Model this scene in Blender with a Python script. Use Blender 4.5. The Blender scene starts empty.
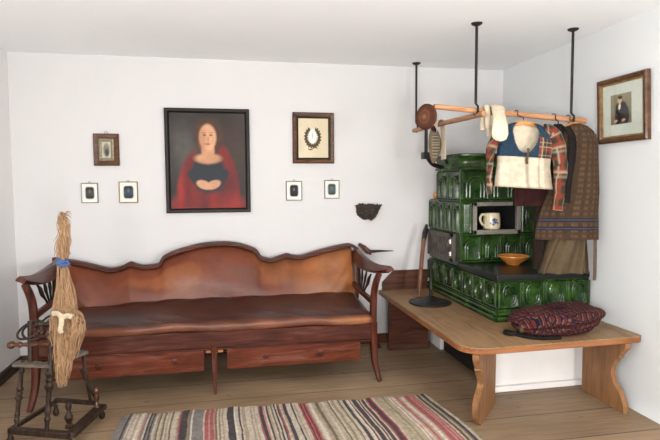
import bpy, math, random
from mathutils import Vector, Matrix
random.seed(7)
COL = bpy.context.scene.collection
PI = math.pi
V = Vector

# ------------------------------------------------------------------ colours
def lin(c):
    c = c / 255.0
    return c / 12.92 if c <= 0.04045 else ((c + 0.055) / 1.055) ** 2.4
def rgb(r, g, b):
    return (lin(r), lin(g), lin(b), 1.0)
def mixc(a, b, t):
    t = max(0.0, min(1.0, t))
    return tuple(a[i] * (1 - t) + b[i] * t for i in range(4))
def sm(a, b, x):
    t = max(0.0, min(1.0, (x - a) / (b - a)))
    return t * t * (3 - 2 * t)
def hash2(i, j):
    x = math.sin(i * 127.1 + j * 311.7) * 43758.5453
    return x - math.floor(x)
def vnoise(x, y):
    i, j = math.floor(x), math.floor(y)
    fx, fy = x - i, y - j
    fx = fx * fx * (3 - 2 * fx); fy = fy * fy * (3 - 2 * fy)
    a = hash2(i, j) * (1 - fx) + hash2(i + 1, j) * fx
    b = hash2(i, j + 1) * (1 - fx) + hash2(i + 1, j + 1) * fx
    return a * (1 - fy) + b * fy

# ------------------------------------------------------------------ materials
def new_mat(name):
    m = bpy.data.materials.new(name); m.use_nodes = True
    nt = m.node_tree
    return m, nt, nt.nodes['Principled BSDF']
def add(nt, t, **kw):
    n = nt.nodes.new(t)
    for k, v in kw.items(): setattr(n, k, v)
    return n
def coords(nt, scale=(1, 1, 1), rot=(0, 0, 0)):
    tc = add(nt, 'ShaderNodeTexCoord'); mp = add(nt, 'ShaderNodeMapping')
    mp.inputs['Scale'].default_value = scale; mp.inputs['Rotation'].default_value = rot
    nt.links.new(tc.outputs['Object'], mp.inputs['Vector'])
    return mp.outputs['Vector']
def noise(nt, vec, scale, detail=4, rough=.55, dist=0):
    n = add(nt, 'ShaderNodeTexNoise')
    n.inputs['Scale'].default_value = scale; n.inputs['Detail'].default_value = detail
    n.inputs['Roughness'].default_value = rough; n.inputs['Distortion'].default_value = dist
    nt.links.new(vec, n.inputs['Vector'])
    return n.outputs['Fac']
def ramp(nt, fac, stops, interp='LINEAR'):
    r = add(nt, 'ShaderNodeValToRGB'); r.color_ramp.interpolation = interp
    e = r.color_ramp.elements
    while len(e) < len(stops): e.new(0.5)
    for k, (p, c) in enumerate(stops):
        e[k].position = p; e[k].color = c
    nt.links.new(fac, r.inputs['Fac'])
    return r.outputs['Color']
def mul(nt, a, b, fac=1.0, mode='MULTIPLY'):
    m = add(nt, 'ShaderNodeMix', data_type='RGBA', blend_type=mode)
    m.inputs[0].default_value = fac
    for s, i in ((a, 6), (b, 7)):
        if isinstance(s, tuple): m.inputs[i].default_value = s
        else: nt.links.new(s, m.inputs[i])
    return m.outputs[2]
def bump(nt, bs, h, strength=.3, dist=.01):
    b = add(nt, 'ShaderNodeBump')
    b.inputs['Strength'].default_value = strength; b.inputs['Distance'].default_value = dist
    nt.links.new(h, b.inputs['Height']); nt.links.new(b.outputs['Normal'], bs.inputs['Normal'])
def setp(bs, rough=.5, spec=.5, metal=0.0, coat=0.0):
    bs.inputs['Roughness'].default_value = rough
    bs.inputs['Specular IOR Level'].default_value = spec
    bs.inputs['Metallic'].default_value = metal
    bs.inputs['Coat Weight'].default_value = coat
    bs.inputs['Coat Roughness'].default_value = .08

def mat_plain(name, c, rough=.5, var=.25, scale=12, b=.15, metal=0.0, spec=.5, coat=0.0, bscale=None):
    m, nt, bs = new_mat(name)
    v = coords(nt)
    f = noise(nt, v, scale)
    lo = tuple(x * (1 - var) for x in c[:3]) + (1,)
    hi = tuple(min(1, x * (1 + var * .7)) for x in c[:3]) + (1,)
    nt.links.new(ramp(nt, f, [(.3, lo), (.7, hi)]), bs.inputs['Base Color'])
    if b: bump(nt, bs, noise(nt, v, bscale or scale * 3), b, .004)
    setp(bs, rough, spec, metal, coat)
    return m

def mat_wood(name, c, dark, axis='x', rough=.5, coat=0.0, k=1.0, b=.12):
    m, nt, bs = new_mat(name)
    s = {'x': (1.2, 14, 14), 'y': (14, 1.2, 14), 'z': (14, 14, 1.2)}[axis]
    v = coords(nt, tuple(q * k for q in s))
    f = noise(nt, v, 2.2, 6, .6, 1.2)
    f2 = noise(nt, coords(nt, (1, 1, 1)), 3.0, 3)
    base = ramp(nt, f, [(.28, dark), (.52, c), (.75, mixc(c, (1, .9, .75, 1), .05))])
    base = mul(nt, base, ramp(nt, f2, [(.3, (.72, .7, .68, 1)), (.65, (1, 1, 1, 1))]))
    nt.links.new(base, bs.inputs['Base Color'])
    bump(nt, bs, f, b, .004)
    setp(bs, rough, .22, 0, coat)
    return m

def mat_attr(name, rough=.6, var=.2, scale=20, b=.2, bscale=60, spec=.3, coat=0.0, bdist=.003):
    """pattern colour comes from the mesh attribute Col, broken up by noise"""
    m, nt, bs = new_mat(name)
    a = add(nt, 'ShaderNodeAttribute', attribute_name='Col')
    v = coords(nt)
    f = noise(nt, v, scale, 5)
    c = mul(nt, a.outputs['Color'], ramp(nt, f, [(.3, (1 - var,) * 3 + (1,)), (.7, (1 + var * .3,) * 3 + (1,))]))
    nt.links.new(c, bs.inputs['Base Color'])
    if b: bump(nt, bs, noise(nt, v, bscale, 3), b, bdist)
    setp(bs, rough, spec, 0, coat)
    return m

def mat_floor():
    m, nt, bs = new_mat('old_floor_boards')
    v = coords(nt, (1, 1, 1))
    v.node.inputs['Location'].default_value = (13, .07, 0)
    br = add(nt, 'ShaderNodeTexBrick', offset=.37, squash=1.0)
    br.inputs['Color1'].default_value = rgb(160, 136, 110)
    br.inputs['Color2'].default_value = rgb(144, 121, 97)
    br.inputs['Mortar'].default_value = rgb(70, 56, 45)
    br.inputs['Scale'].default_value = 1.0
    br.inputs['Mortar Size'].default_value = .0035
    br.inputs['Mortar Smooth'].default_value = .2
    br.inputs['Brick Width'].default_value = 40.0
    br.inputs['Row Height'].default_value = .29
    nt.links.new(v, br.inputs['Vector'])
    gr = noise(nt, coords(nt, (1.3, 26, 1)), 2.4, 7, .62, .8)
    c = mul(nt, br.outputs['Color'], ramp(nt, gr, [(.25, (.66, .62, .58, 1)), (.55, (1, 1, 1, 1)), (.8, (1.12, 1.1, 1.06, 1))]))
    big = noise(nt, coords(nt, (.8, 1.6, 1)), 1.7, 4)
    c = mul(nt, c, ramp(nt, big, [(.35, (.72, .69, .64, 1)), (.65, (1.06, 1.04, 1, 1))]))
    vo = add(nt, 'ShaderNodeTexVoronoi', feature='F1'); vo.inputs['Scale'].default_value = 1.0
    nt.links.new(coords(nt, (4.2, 7.5, 1)), vo.inputs['Vector'])
    kn = ramp(nt, vo.outputs['Distance'], [(.03, (.42, .33, .27, 1)), (.10, (1, 1, 1, 1))])
    c = mul(nt, c, kn, .85)
    nt.links.new(c, bs.inputs['Base Color'])
    add_h = add(nt, 'ShaderNodeMath', operation='SUBTRACT')
    nt.links.new(gr, add_h.inputs[0]); nt.links.new(br.outputs['Fac'], add_h.inputs[1])
    bump(nt, bs, add_h.outputs[0], .25, .005)
    setp(bs, .55, .35)
    return m

def mat_wall(name, c):
    m, nt, bs = new_mat(name)
    v = coords(nt)
    f = noise(nt, v, 1.6, 4)
    nt.links.new(ramp(nt, f, [(.3, tuple(x * .975 for x in c[:3]) + (1,)), (.7, c)]), bs.inputs['Base Color'])
    f1 = noise(nt, v, 7, 6, .6)
    bump(nt, bs, f1, .25, .012)
    setp(bs, .85, .2)
    return m

def mat_glaze():
    m, nt, bs = new_mat('green_glaze')
    v = coords(nt)
    f = noise(nt, v, 9, 5, .6)
    f2 = noise(nt, v, 45, 3)
    c = ramp(nt, f, [(.25, rgb(14, 31, 11)), (.5, rgb(32, 58, 19)), (.75, rgb(62, 94, 35))])
    c = mul(nt, c, ramp(nt, f2, [(.35, (.7, .7, .7, 1)), (.6, (1, 1, 1, 1))]))
    nt.links.new(c, bs.inputs['Base Color'])
    bump(nt, bs, noise(nt, v, 22, 3), .25, .006)
    setp(bs, .26, .35, 0, .15)
    return m

def mat_bag():
    """woven rows of slanted navy, rust and cream dashes"""
    return mat_attr('woven_zigzag_wool', .9, .25, 60, .5, 160, .1)

def mat_glass():
    m, nt, bs = new_mat('picture_glass')
    for n in list(nt.nodes):
        if n.type != 'OUTPUT_MATERIAL': nt.nodes.remove(n)
    out = nt.nodes['Material Output']
    tr = add(nt, 'ShaderNodeBsdfTransparent'); gl = add(nt, 'ShaderNodeBsdfGlossy')
    gl.inputs['Roughness'].default_value = .03
    mx = add(nt, 'ShaderNodeMixShader')
    mx.inputs[0].default_value = .04; nt.links.new(tr.outputs[0], mx.inputs[1]); nt.links.new(gl.outputs[0], mx.inputs[2])
    nt.links.new(mx.outputs[0], out.inputs['Surface'])
    return m

MT = {}
MT['floor'] = mat_floor()
MT['wall'] = mat_wall('whitewashed_plaster', rgb(207, 204, 203))
MT['wall_right'] = mat_wall('whitewashed_plaster_right_lit', rgb(217, 219, 219))  # paler, cooler copy of the wall plaster; colour makes up for weaker light
MT['wall_left_lit'] = mat_wall('whitewashed_plaster_left_lit', rgb(230, 227, 226))  # same whitewash made lighter, standing in for light on the left wall
MT['ceil'] = mat_wall('ceiling_plaster', rgb(247, 248, 249))
MT['base_dark'] = mat_wood('dark_skirting', rgb(58, 44, 36), rgb(34, 26, 22), 'y', .5)
MT['base_red'] = mat_wood('red_brown_skirting', rgb(98, 56, 40), rgb(62, 36, 27), 'x', .5)
MT['mahog'] = mat_wood('sofa_wood', rgb(76, 32, 18), rgb(36, 15, 10), 'x', .42, .05)
MT['mahog_z'] = mat_wood('sofa_wood_upright', rgb(80, 34, 19), rgb(38, 16, 10), 'z', .42, .05)
MT['mahog_y'] = mat_wood('sofa_wood_arm', rgb(80, 35, 20), rgb(40, 17, 11), 'y', .40, .08)
MT['drawer'] = mat_wood('sofa_drawer_wood', rgb(92, 40, 21), rgb(50, 22, 13), 'x', .38, .1)
MT['leather'] = mat_attr('worn_leather', .38, .42, 5, .3, 26, .32, .0, .006)
MT['bench_top'] = mat_wood('bench_top_wood', rgb(150, 118, 86), rgb(112, 84, 58), 'x', .5)
MT['bench_top_y'] = mat_wood('bench_side_wood', rgb(150, 118, 86), rgb(112, 84, 58), 'y', .5)
MT['bench_edge'] = mat_wood('bench_edge_wood', rgb(148, 94, 56), rgb(106, 64, 38), 'x', .45)
MT['bench_edge_y'] = mat_wood('bench_edge_wood_side', rgb(168, 102, 56), rgb(124, 70, 38), 'y', .45)
MT['bench_leg'] = mat_wood('bench_leg_wood', rgb(146, 104, 68), rgb(110, 74, 47), 'z', .5)
MT['bench_dark'] = mat_wood('bench_dark_wood', rgb(88, 50, 36), rgb(52, 30, 22), 'x', .5)
MT['glaze'] = mat_glaze()
MT['plate'] = mat_plain('black_hotplate_iron', rgb(24, 23, 23), .3, .3, 14, .1, .35)
MT['iron'] = mat_plain('dark_wrought_iron', rgb(40, 37, 36), .45, .3, 30, .3, .5)
MT['door_iron'] = mat_plain('grey_cast_iron', rgb(84, 76, 68), .45, .35, 18, .6, .4, bscale=40)
MT['niche'] = mat_plain('grey_niche_frame', rgb(126, 120, 110), .5, .2, 12, .1)
MT['steel'] = mat_plain('polished_steel', rgb(225, 225, 222), .25, .1, 20, 0, .9)
MT['recess_black'] = mat_plain('matte_black', rgb(20, 19, 18), .8, .3, 10, .2)
MT['pole'] = mat_wood('pale_pole_wood', rgb(196, 142, 102), rgb(152, 102, 68), 'x', .5)
MT['pole_y'] = mat_wood('pale_pole_wood_cross', rgb(170, 124, 92), rgb(126, 88, 62), 'y', .5)
MT['hanger'] = mat_wood('hanger_wood', rgb(200, 140, 82), rgb(160, 102, 54), 'x', .4)
MT['frame_brown'] = mat_wood('brown_frame_wood', rgb(92, 58, 34), rgb(46, 28, 18), 'x', .35, .2)
MT['frame_dark'] = mat_plain('dark_frame_wood', rgb(27, 22, 18), .5, .3, 20, .2, spec=.25)
MT['gold'] = mat_plain('worn_gilding', rgb(150, 118, 68), .4, .4, 40, .3, .4)
MT['pewter'] = mat_plain('beaded_silver_border', rgb(140, 130, 110), .45, .5, 90, .8, .3, bscale=130)
MT['grey_metal'] = mat_plain('grey_metal_rim', rgb(140, 136, 128), .4, .2, 30, 0, .5)
MT['paint'] = mat_attr('old_oil_paint', .5, .2, 18, .1, 70, .25, 0)
MT['print'] = mat_attr('printed_paper', .7, .06, 30, 0)
MT['cloth'] = mat_attr('woven_cloth', .92, .22, 30, .35, 220, .1)
MT['wool'] = mat_bag()
MT['rug'] = mat_attr('rag_rug_weave', .95, .3, 55, .8, 150, .05, bdist=.006)
MT['cream'] = mat_plain('cream_knit', rgb(206, 192, 168), .95, .12, 30, .5, bscale=200, spec=.1)
MT['blue'] = mat_plain('blue_linen', rgb(37, 55, 71), .9, .25, 40, .3, bscale=220, spec=.1)
MT['black_cloth'] = mat_plain('black_wool', rgb(32, 28, 26), .95, .3, 25, .3, bscale=200, spec=.1)
MT['maroon'] = mat_plain('maroon_wool', rgb(46, 24, 23), .95, .3, 25, .3, bscale=200, spec=.1)
MT['khaki'] = mat_plain('khaki_wool', rgb(86, 72, 54), .95, .16, 25, .4, bscale=200, spec=.1)
MT['brown_cloth'] = mat_plain('brown_wool', rgb(36, 27, 21), .95, .2, 25, .4, bscale=200, spec=.1)
MT['linen'] = mat_plain('unbleached_linen', rgb(176, 160, 136), .95, .15, 40, .3)
MT['strap'] = mat_plain('woven_strap', rgb(96, 76, 62), .95, .4, 60, .3)
MT['flax'] = mat_wood('combed_flax', rgb(166, 131, 98), rgb(104, 77, 54), 'z', .75, 0, 3.5, .5)
MT['wheelwood'] = mat_wood('aged_turned_wood', rgb(46, 32, 22), rgb(22, 15, 11), 'z', .5, .0, 2.0)
MT['wheelgrey'] = mat_wood('grey_worn_wood', rgb(104, 94, 84), rgb(66, 58, 50), 'x', .5)
MT['wheelred'] = mat_wood('reddish_turned_wood', rgb(84, 48, 31), rgb(46, 27, 19), 'x', .35, .2, 2.0)
MT['ribbon_blue'] = mat_plain('blue_ribbon', rgb(58, 84, 128), .7, .3, 60, .2)
MT['ceramic'] = mat_attr('cream_ceramic', .25, .06, 20, 0, spec=.5, coat=.3)
MT['terra'] = mat_plain('orange_earthenware', rgb(202, 126, 56), .3, .18, 20, .1, coat=.3)
MT['rod_wood'] = mat_wood('brown_handle_wood', rgb(120, 80, 56), rgb(80, 50, 34), 'z', .5)
MT['wickerdark'] = mat_plain('dark_dried_stems', rgb(54, 44, 36), .9, .5, 60, .8, bscale=90)
MT['glass'] = mat_glass()
MT['grime'] = mat_plain('plinth_plaster', rgb(228, 224, 220), .85, .06, 4, .3, bscale=10, spec=.2)

# ------------------------------------------------------------------ mesh builder
class MB:
    def __init__(self): self.v = []; self.f = []; self.c = []
    def put(self, verts, faces, cols=None):
        o = len(self.v)
        self.v += [V(p) for p in verts]
        self.f += [tuple(i + o for i in q) for q in faces]
        self.c += cols if cols else [(1, 1, 1, 1)] * len(verts)
        return self
    def box(self, lo, hi, M=None):
        x0, y0, z0 = lo; x1, y1, z1 = hi
        p = [(x0,y0,z0),(x1,y0,z0),(x1,y1,z0),(x0,y1,z0),(x0,y0,z1),(x1,y0,z1),(x1,y1,z1),(x0,y1,z1)]
        if M: p = [M @ V(q) for q in p]
        return self.put(p, [(0,3,2,1),(4,5,6,7),(0,1,5,4),(1,2,6,5),(2,3,7,6),(3,0,4,7)])
    def grid(self, fn, nu, nv, cu=False, cv=False, col=None, keep=None):
        """fn(u,v) for u,v in 0..1"""
        vs = []; cs = []
        nU = nu if cu else nu + 1; nV = nv if cv else nv + 1
        for j in range(nV):
            for i in range(nU):
                vs.append(fn(i / nu, j / nv))
                cs.append(col(i / nu, j / nv) if col else (1, 1, 1, 1))
        fs = []
        for j in range(nv):
            for i in range(nu):
                if keep and not keep((i + .5) / nu, (j + .5) / nv): continue
                a = i; b = (i + 1) % nU; c = j; d = (j + 1) % nV
                fs.append((c * nU + a, c * nU + b, d * nU + b, d * nU + a))
        return self.put(vs, fs, cs)
    def tube(self, pts, r, n=10, cap=True, flat=None, up=None):
        """swept round (or flat: (w,t) lists) section"""
        pts = [V(p) for p in pts]; N = len(pts)
        R = list(r) if isinstance(r, (list, tuple)) else [r] * N
        Tn = list(flat) if isinstance(flat, (list, tuple)) else ([flat] * N if flat else R)
        vs = []; prev = V(up) if up else None
        for k in range(N):
            t = (pts[min(k + 1, N - 1)] - pts[max(k - 1, 0)]).normalized()
            if prev is None:
                a = V((0, 0, 1)) if abs(t.z) < .9 else V((1, 0, 0))
            else: a = prev
            s = (a - t * a.dot(t)).normalized()
            if not up: prev = s
            w = t.cross(s)
            for i in range(n):
                th = 2 * PI * (i + .5) / n
                vs.append(pts[k] + s * (R[k] * math.cos(th)) + w * (Tn[k] * math.sin(th)))
        fs = [(k*n+i, k*n+(i+1)%n, (k+1)*n+(i+1)%n, (k+1)*n+i) for k in range(N-1) for i in range(n)]
        if cap: fs += [tuple(range(n))[::-1], tuple((N-1)*n + i for i in range(n))]
        return self.put(vs, fs)
    def sweep4(self, pts, hw, ht, up):
        """rectangular section sweep with chamfered corners; hw along up-perp, ht along up"""
        pts = [V(p) for p in pts]; N = len(pts)
        A = hw if isinstance(hw, (list, tuple)) else [hw] * N
        B = ht if isinstance(ht, (list, tuple)) else [ht] * N
        vs = []; q = .72
        prof = [(1, q), (q, 1), (-q, 1), (-1, q), (-1, -q), (-q, -1), (q, -1), (1, -q)]
        for k in range(N):
            t = (pts[min(k + 1, N - 1)] - pts[max(k - 1, 0)]).normalized()
            s = V(up); s = (s - t * s.dot(t)).normalized(); w = t.cross(s)
            for a, b in prof: vs.append(pts[k] + w * (a * A[k]) + s * (b * B[k]))
        n = 8
        fs = [(k*n+i, k*n+(i+1)%n, (k+1)*n+(i+1)%n, (k+1)*n+i) for k in range(N-1) for i in range(n)]
        fs += [tuple(range(n))[::-1], tuple((N-1)*n + i for i in range(n))]
        return self.put(vs, fs)
    def lathe(self, prof, base, axis=(0, 0, 1), n=20, col=None):
        """prof: list of (radius, height along axis)"""
        ax = V(axis).normalized()
        s = (V((1, 0, 0)) if abs(ax.x) < .9 else V((0, 1, 0))); s = (s - ax * s.dot(ax)).normalized(); w = ax.cross(s)
        vs = []; cs = []
        for r, h in prof:
            for i in range(n):
                th = 2 * PI * i / n
                vs.append(V(base) + ax * h + s * (r * math.cos(th)) + w * (r * math.sin(th)))
                cs.append(col(th, r, h) if col else (1, 1, 1, 1))
        N = len(prof)
        fs = [(k*n+i, k*n+(i+1)%n, (k+1)*n+(i+1)%n, (k+1)*n+i) for k in range(N-1) for i in range(n)]
        fs += [tuple(range(n))[::-1], tuple((N-1)*n + i for i in range(n))]
        return self.put(vs, fs, cs)
    def prism(self, poly, o, ux, uy, un, t):
        """poly in 2D -> o+ux*a+uy*b, extruded t along un"""
        o, ux, uy, un = V(o), V(ux), V(uy), V(un)
        n = len(poly)
        a = [o + ux * p + uy * q for p, q in poly]; b = [p + un * t for p in a]
        fs = [tuple(range(n))[::-1], tuple(n + i for i in range(n))]
        fs += [(i, (i + 1) % n, n + (i + 1) % n, n + i) for i in range(n)]
        return self.put(a + b, fs)
    def map(self, fn):
        self.v = [fn(p) for p in self.v]; return self

WL = {}
def world(o):
    return WL.get(o.name, V((0, 0, 0)))
def obj(name, mb, mat, parent=None, loc=None, label=None, smooth=35, bevel=0, colattr=False):
    """link mb as ONE mesh object; mb is in world coordinates"""
    base = world(parent) if parent else (V(loc) if loc else V((0, 0, 0)))
    me = bpy.data.meshes.new(name)
    me.from_pydata([p - base for p in mb.v], [], mb.f); me.validate()
    import bmesh
    b = bmesh.new(); b.from_mesh(me); bmesh.ops.recalc_face_normals(b, faces=b.faces); b.to_mesh(me); b.free()
    if colattr:
        at = me.color_attributes.new('Col', 'FLOAT_COLOR', 'POINT')
        for i, c in enumerate(mb.c): at.data[i].color = c
    me.materials.append(mat)
    o = bpy.data.objects.new(name, me); COL.objects.link(o)
    if parent: o.parent = parent
    else: o.location = base
    WL[o.name] = base
    if smooth:
        me.shade_smooth(); me.set_sharp_from_angle(angle=math.radians(smooth))
    if bevel:
        md = o.modifiers.new('bevel', 'BEVEL'); md.width = bevel; md.segments = 2; md.limit_method = 'ANGLE'
    if label: o['label'] = label
    return o
def thing(name, label, cat, loc, group=None):
    o = bpy.data.objects.new(name, None); COL.objects.link(o); o.location = loc
    o.empty_display_size = .05
    WL[o.name] = V(loc)
    return tag(o, label, cat, group)
def tag(o, label, cat, group=None):
    o['label'] = label; o['category'] = cat
    if group: o['group'] = group
    return o
def struct(name, mb, mat, smooth=0, bevel=0):
    o = obj(name, mb, mat, smooth=smooth, bevel=bevel); o['kind'] = 'structure'; return o
def catmull(pts, sub=6):
    pts = [V(p) for p in pts]; out = []
    for i in range(len(pts) - 1):
        p0 = pts[max(i - 1, 0)]; p1 = pts[i]; p2 = pts[i + 1]; p3 = pts[min(i + 2, len(pts) - 1)]
        for k in range(sub):
            t = k / sub
            out.append(.5 * ((2 * p1) + (-p0 + p2) * t + (2*p0 - 5*p1 + 4*p2 - p3) * t * t + (-p0 + 3*p1 - 3*p2 + p3) * t ** 3))
    out.append(pts[-1]); return out
def interp(tab, x):
    if x <= tab[0][0]: return tab[0][1]
    for (a, p), (b, q) in zip(tab, tab[1:]):
        if x <= b:
            t = (x - a) / (b - a); t = t * t * (3 - 2 * t) if False else t
            return p + (q - p) * t
    return tab[-1][1]

# ------------------------------------------------------------------ the room
XL, XR, YF, H = -1.478, 2.30, -5.9, 2.24
struct('floor', MB().box((XL - .1, YF, -.08), (XR + .1, .1, 0)), MT['floor'])
struct('ceiling', MB().box((XL - .1, YF, H), (XR + .1, .1, H + .08)), MT['ceil'])
struct('wall_back', MB().box((XL - .1, 0, 0), (XR + .1, .1, H)), MT['wall'])
struct('wall_left', MB().box((XL - .1, YF, 0), (XL, 0, H)), MT['wall_left_lit'])
struct('wall_front', MB().box((XL - .1, YF - .1, 0), (XR + .1, YF, H)), MT['wall'])
# the right wall swells a little towards its foot
def rw(u, v):
    y = YF + (0 - YF) * u; z = H * v
    return V((XR + .012 * (vnoise(y * 2.1, z * 2.3) - .5) * min(1, v * 6 + .2) - .03 * math.exp(-z / .05) * (.6 + .4 * vnoise(y * 5, 1)), y, z))
m = MB().grid(rw, 90, 60)
m.box((XR + .03, YF, 0), (XR + .12, 0, H))
struct('wall_right', m, MT['wall_right'], smooth=40)
struct('baseboard_left', MB().box((XL, YF, 0), (XL + .022, -.02, .075)), MT['base_dark'], bevel=.004)
struct('baseboard_back', MB().box((XL, -.022, 0), (1.6, 0, .075)), MT['base_red'], bevel=.004)

# ------------------------------------------------------------------ sofa
XC = -.075
def SW(p):                      # the old frame stands a touch askew and sags to the right
    p = V(p)
    x = p.x
    return V((p.x, p.y + .02 * x, p.z - .013 * x * max(0, min(1, p.z / .25))))
SOFA = thing('sofa', 'long brown leather sofa with curved wooden crest and scrolled arms', 'sofa', (XC, -.5, 0))
def sofa(name, mb, mat, parent=SOFA, **kw): return obj(name, mb.map(SW), mat, parent, **kw)
crest = [(-1.150, 0.762), (-1.097, 0.784), (-.959, .752), (-.820, .713), (-.738, .724), (-.700, .742), (-.675, .752), (-.650, .742), (-.593, .725), (-.510, .729), (-.470, .744), (-.455, .772), (-.431, .797), (-.360, .827), (-.281, .849), (-.188, .869), (-.087, .879), (.030, .877), (.126, .857), (.205, .826), (.232, .80), (.251, .768), (.300, .748), (.340, .743), (.402, .760), (.440, .772), (.463, .775), (.495, .764), (.563, .757), (.649, .778), (.743, .803), (.869, .827), (.957, .836), (1.013, .80)]
cz = [(x, z + .012 * x) for x, z in crest]
def zc(x): return interp(cz, x)
x0, x1 = -1.10, .965
def backfn(u, v):
    x = x0 + (x1 - x0) * u
    zt = zc(x) - .018; zb = .38
    if v < .75:                 # front face
        t = v / .75; z = zb + (zt - zb) * t
        e = min(1, min(u, 1 - u) / .05); e = math.sqrt(max(0, 1 - (1 - e) ** 2))
        puff = .055 * (math.sin(PI * min(1, t * .94 + .06)) ** .6) * (.35 + .65 * e)
        wr = .004 * math.sin(x * 9 + z * 14) * math.sin(z * 17 + 1) + .012 * (vnoise(x * 4 + 3, z * 6) - .5)
        dx = min(x - x0, x1 - x)
        wr += .006 * math.sin((dx * 1.0 + z * .9) * 52) * math.exp(-dx / .13)
        y = -.245 + .125 * t - puff + wr * e
    else:
        t = (v - .75) / .25; z = zt + (zb - zt) * t
        y = -.10 - .08 * t
    return V((x, y, z))
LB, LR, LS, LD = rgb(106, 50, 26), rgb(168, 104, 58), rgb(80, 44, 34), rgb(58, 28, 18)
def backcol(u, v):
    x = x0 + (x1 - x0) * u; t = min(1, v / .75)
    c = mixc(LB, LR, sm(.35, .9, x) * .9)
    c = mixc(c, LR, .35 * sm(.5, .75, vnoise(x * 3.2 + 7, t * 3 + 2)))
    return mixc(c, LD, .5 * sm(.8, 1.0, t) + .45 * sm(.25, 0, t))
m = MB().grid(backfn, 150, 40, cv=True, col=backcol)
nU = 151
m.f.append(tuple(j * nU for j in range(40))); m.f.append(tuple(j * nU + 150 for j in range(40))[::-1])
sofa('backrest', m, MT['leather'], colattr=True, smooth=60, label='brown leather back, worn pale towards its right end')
cp = catmull([(x, -.125, z - .010) for x, z in cz], 3)
m = MB().sweep4(cp, .030, .012, (0, 0, 1))
m.sweep4([p + V((0, -.026, -.013)) for p in cp[2:-3]], .007, .006, (0, 0, 1))
sofa('crest_rail', m, MT['mahog'], smooth=50)
# seat
sx0, sx1 = -1.085, .945
def seatfn(u, v):
    x = sx0 + (sx1 - sx0) * u
    e = min(1, min(u, 1 - u) / .035); e = math.sqrt(max(0, 1 - (1 - e) ** 2))
    a = 2 * PI * v
    ca, sa = math.cos(a), math.sin(a)
    p = .38
    cx = math.copysign(abs(ca) ** p, ca); sz = math.copysign(abs(sa) ** .55, sa)
    y = -.525 - cx * (.345 - .02 * (1 - e))
    z = .425 + (.048 * sz if sa > 0 else .035 * sz) * (.45 + .55 * e)
    if sa > 0:
        k = sa ** .7
        z += k * (.012 * math.sin(PI * (y + .87) / .69) + .012 * (vnoise(x * 3 + 9, y * 5) - .5) + .004 * math.sin(x * 23 + 9 * math.sin(y * 7)))
        z += .020 * k * sm(-.72, -.2, y)
    z -= .045 * sm(-.3, -1.1, x) * sm(-.65, -.25, y)
    if cx > .8: y += .007 * math.sin(x * 15) - .012 * (vnoise(x * 5, 3) - .5)
    if v > .9 or v < .1: z -= .006 * math.sin(x * 8 + 1)
    return V((x, y, z))
def seatcol(u, v):
    x = sx0 + (sx1 - sx0) * u
    a = 2 * PI * v; ca, sa = math.cos(a), math.sin(a)
    c = mixc(rgb(74, 37, 27), rgb(50, 26, 21), vnoise(x * 3, v * 20))
    front = sm(.75, .98, ca)
    lip = mixc(rgb(92, 48, 32), rgb(160, 104, 64), sm(.45, .8, vnoise(x * 7, 4)) * .55 * sm(-.1, .9, x) + .12)
    return mixc(c, lip, front)
m = MB().grid(seatfn, 170, 60, cv=True, col=seatcol)
m.f.append(tuple(j * 171 for j in range(60))); m.f.append(tuple(j * 171 + 170 for j in range(60))[::-1])
sofa('seat', m, MT['leather'], colattr=True, smooth=70, label='dark brown glossy leather seat with a worn front edge')
# rails
m = MB().box((-1.08, -.835, .290), (.93, -.795, .396))
m.box((-1.08, -.84, .278), (.93, -.80, .290))
m.box((-1.06, -.80, .30), (-1.03, -.2, .39)); m.box((.88, -.80, .30), (.91, -.2, .39)); m.box((-1.06, -.23, .30), (.91, -.20, .42))
sofa('seat_rail', m, MT['mahog'], bevel=.004)
# drawers
for a, b in ((-1.02, -.145), (-.008, .855)):
    d = sofa('drawer', MB().box((a, -.832, .150), (b, -.812, .284)).box((a + .02, -.812, .158), (b - .02, -.28, .27)), MT['drawer'], bevel=.003)
    for kx in (a + (b - a) * (.28 if a > -.5 else .30), a + (b - a) * (.69 if a > -.5 else .80)):
        sofa('knob', MB().lathe([(.001, 0), (.019, 0), (.019, .003), (.012, .005), (.010, .009), (.001, .010)], (kx, -.832, .218), (0, -1, 0), 16), MT['mahog'], d)
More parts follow.
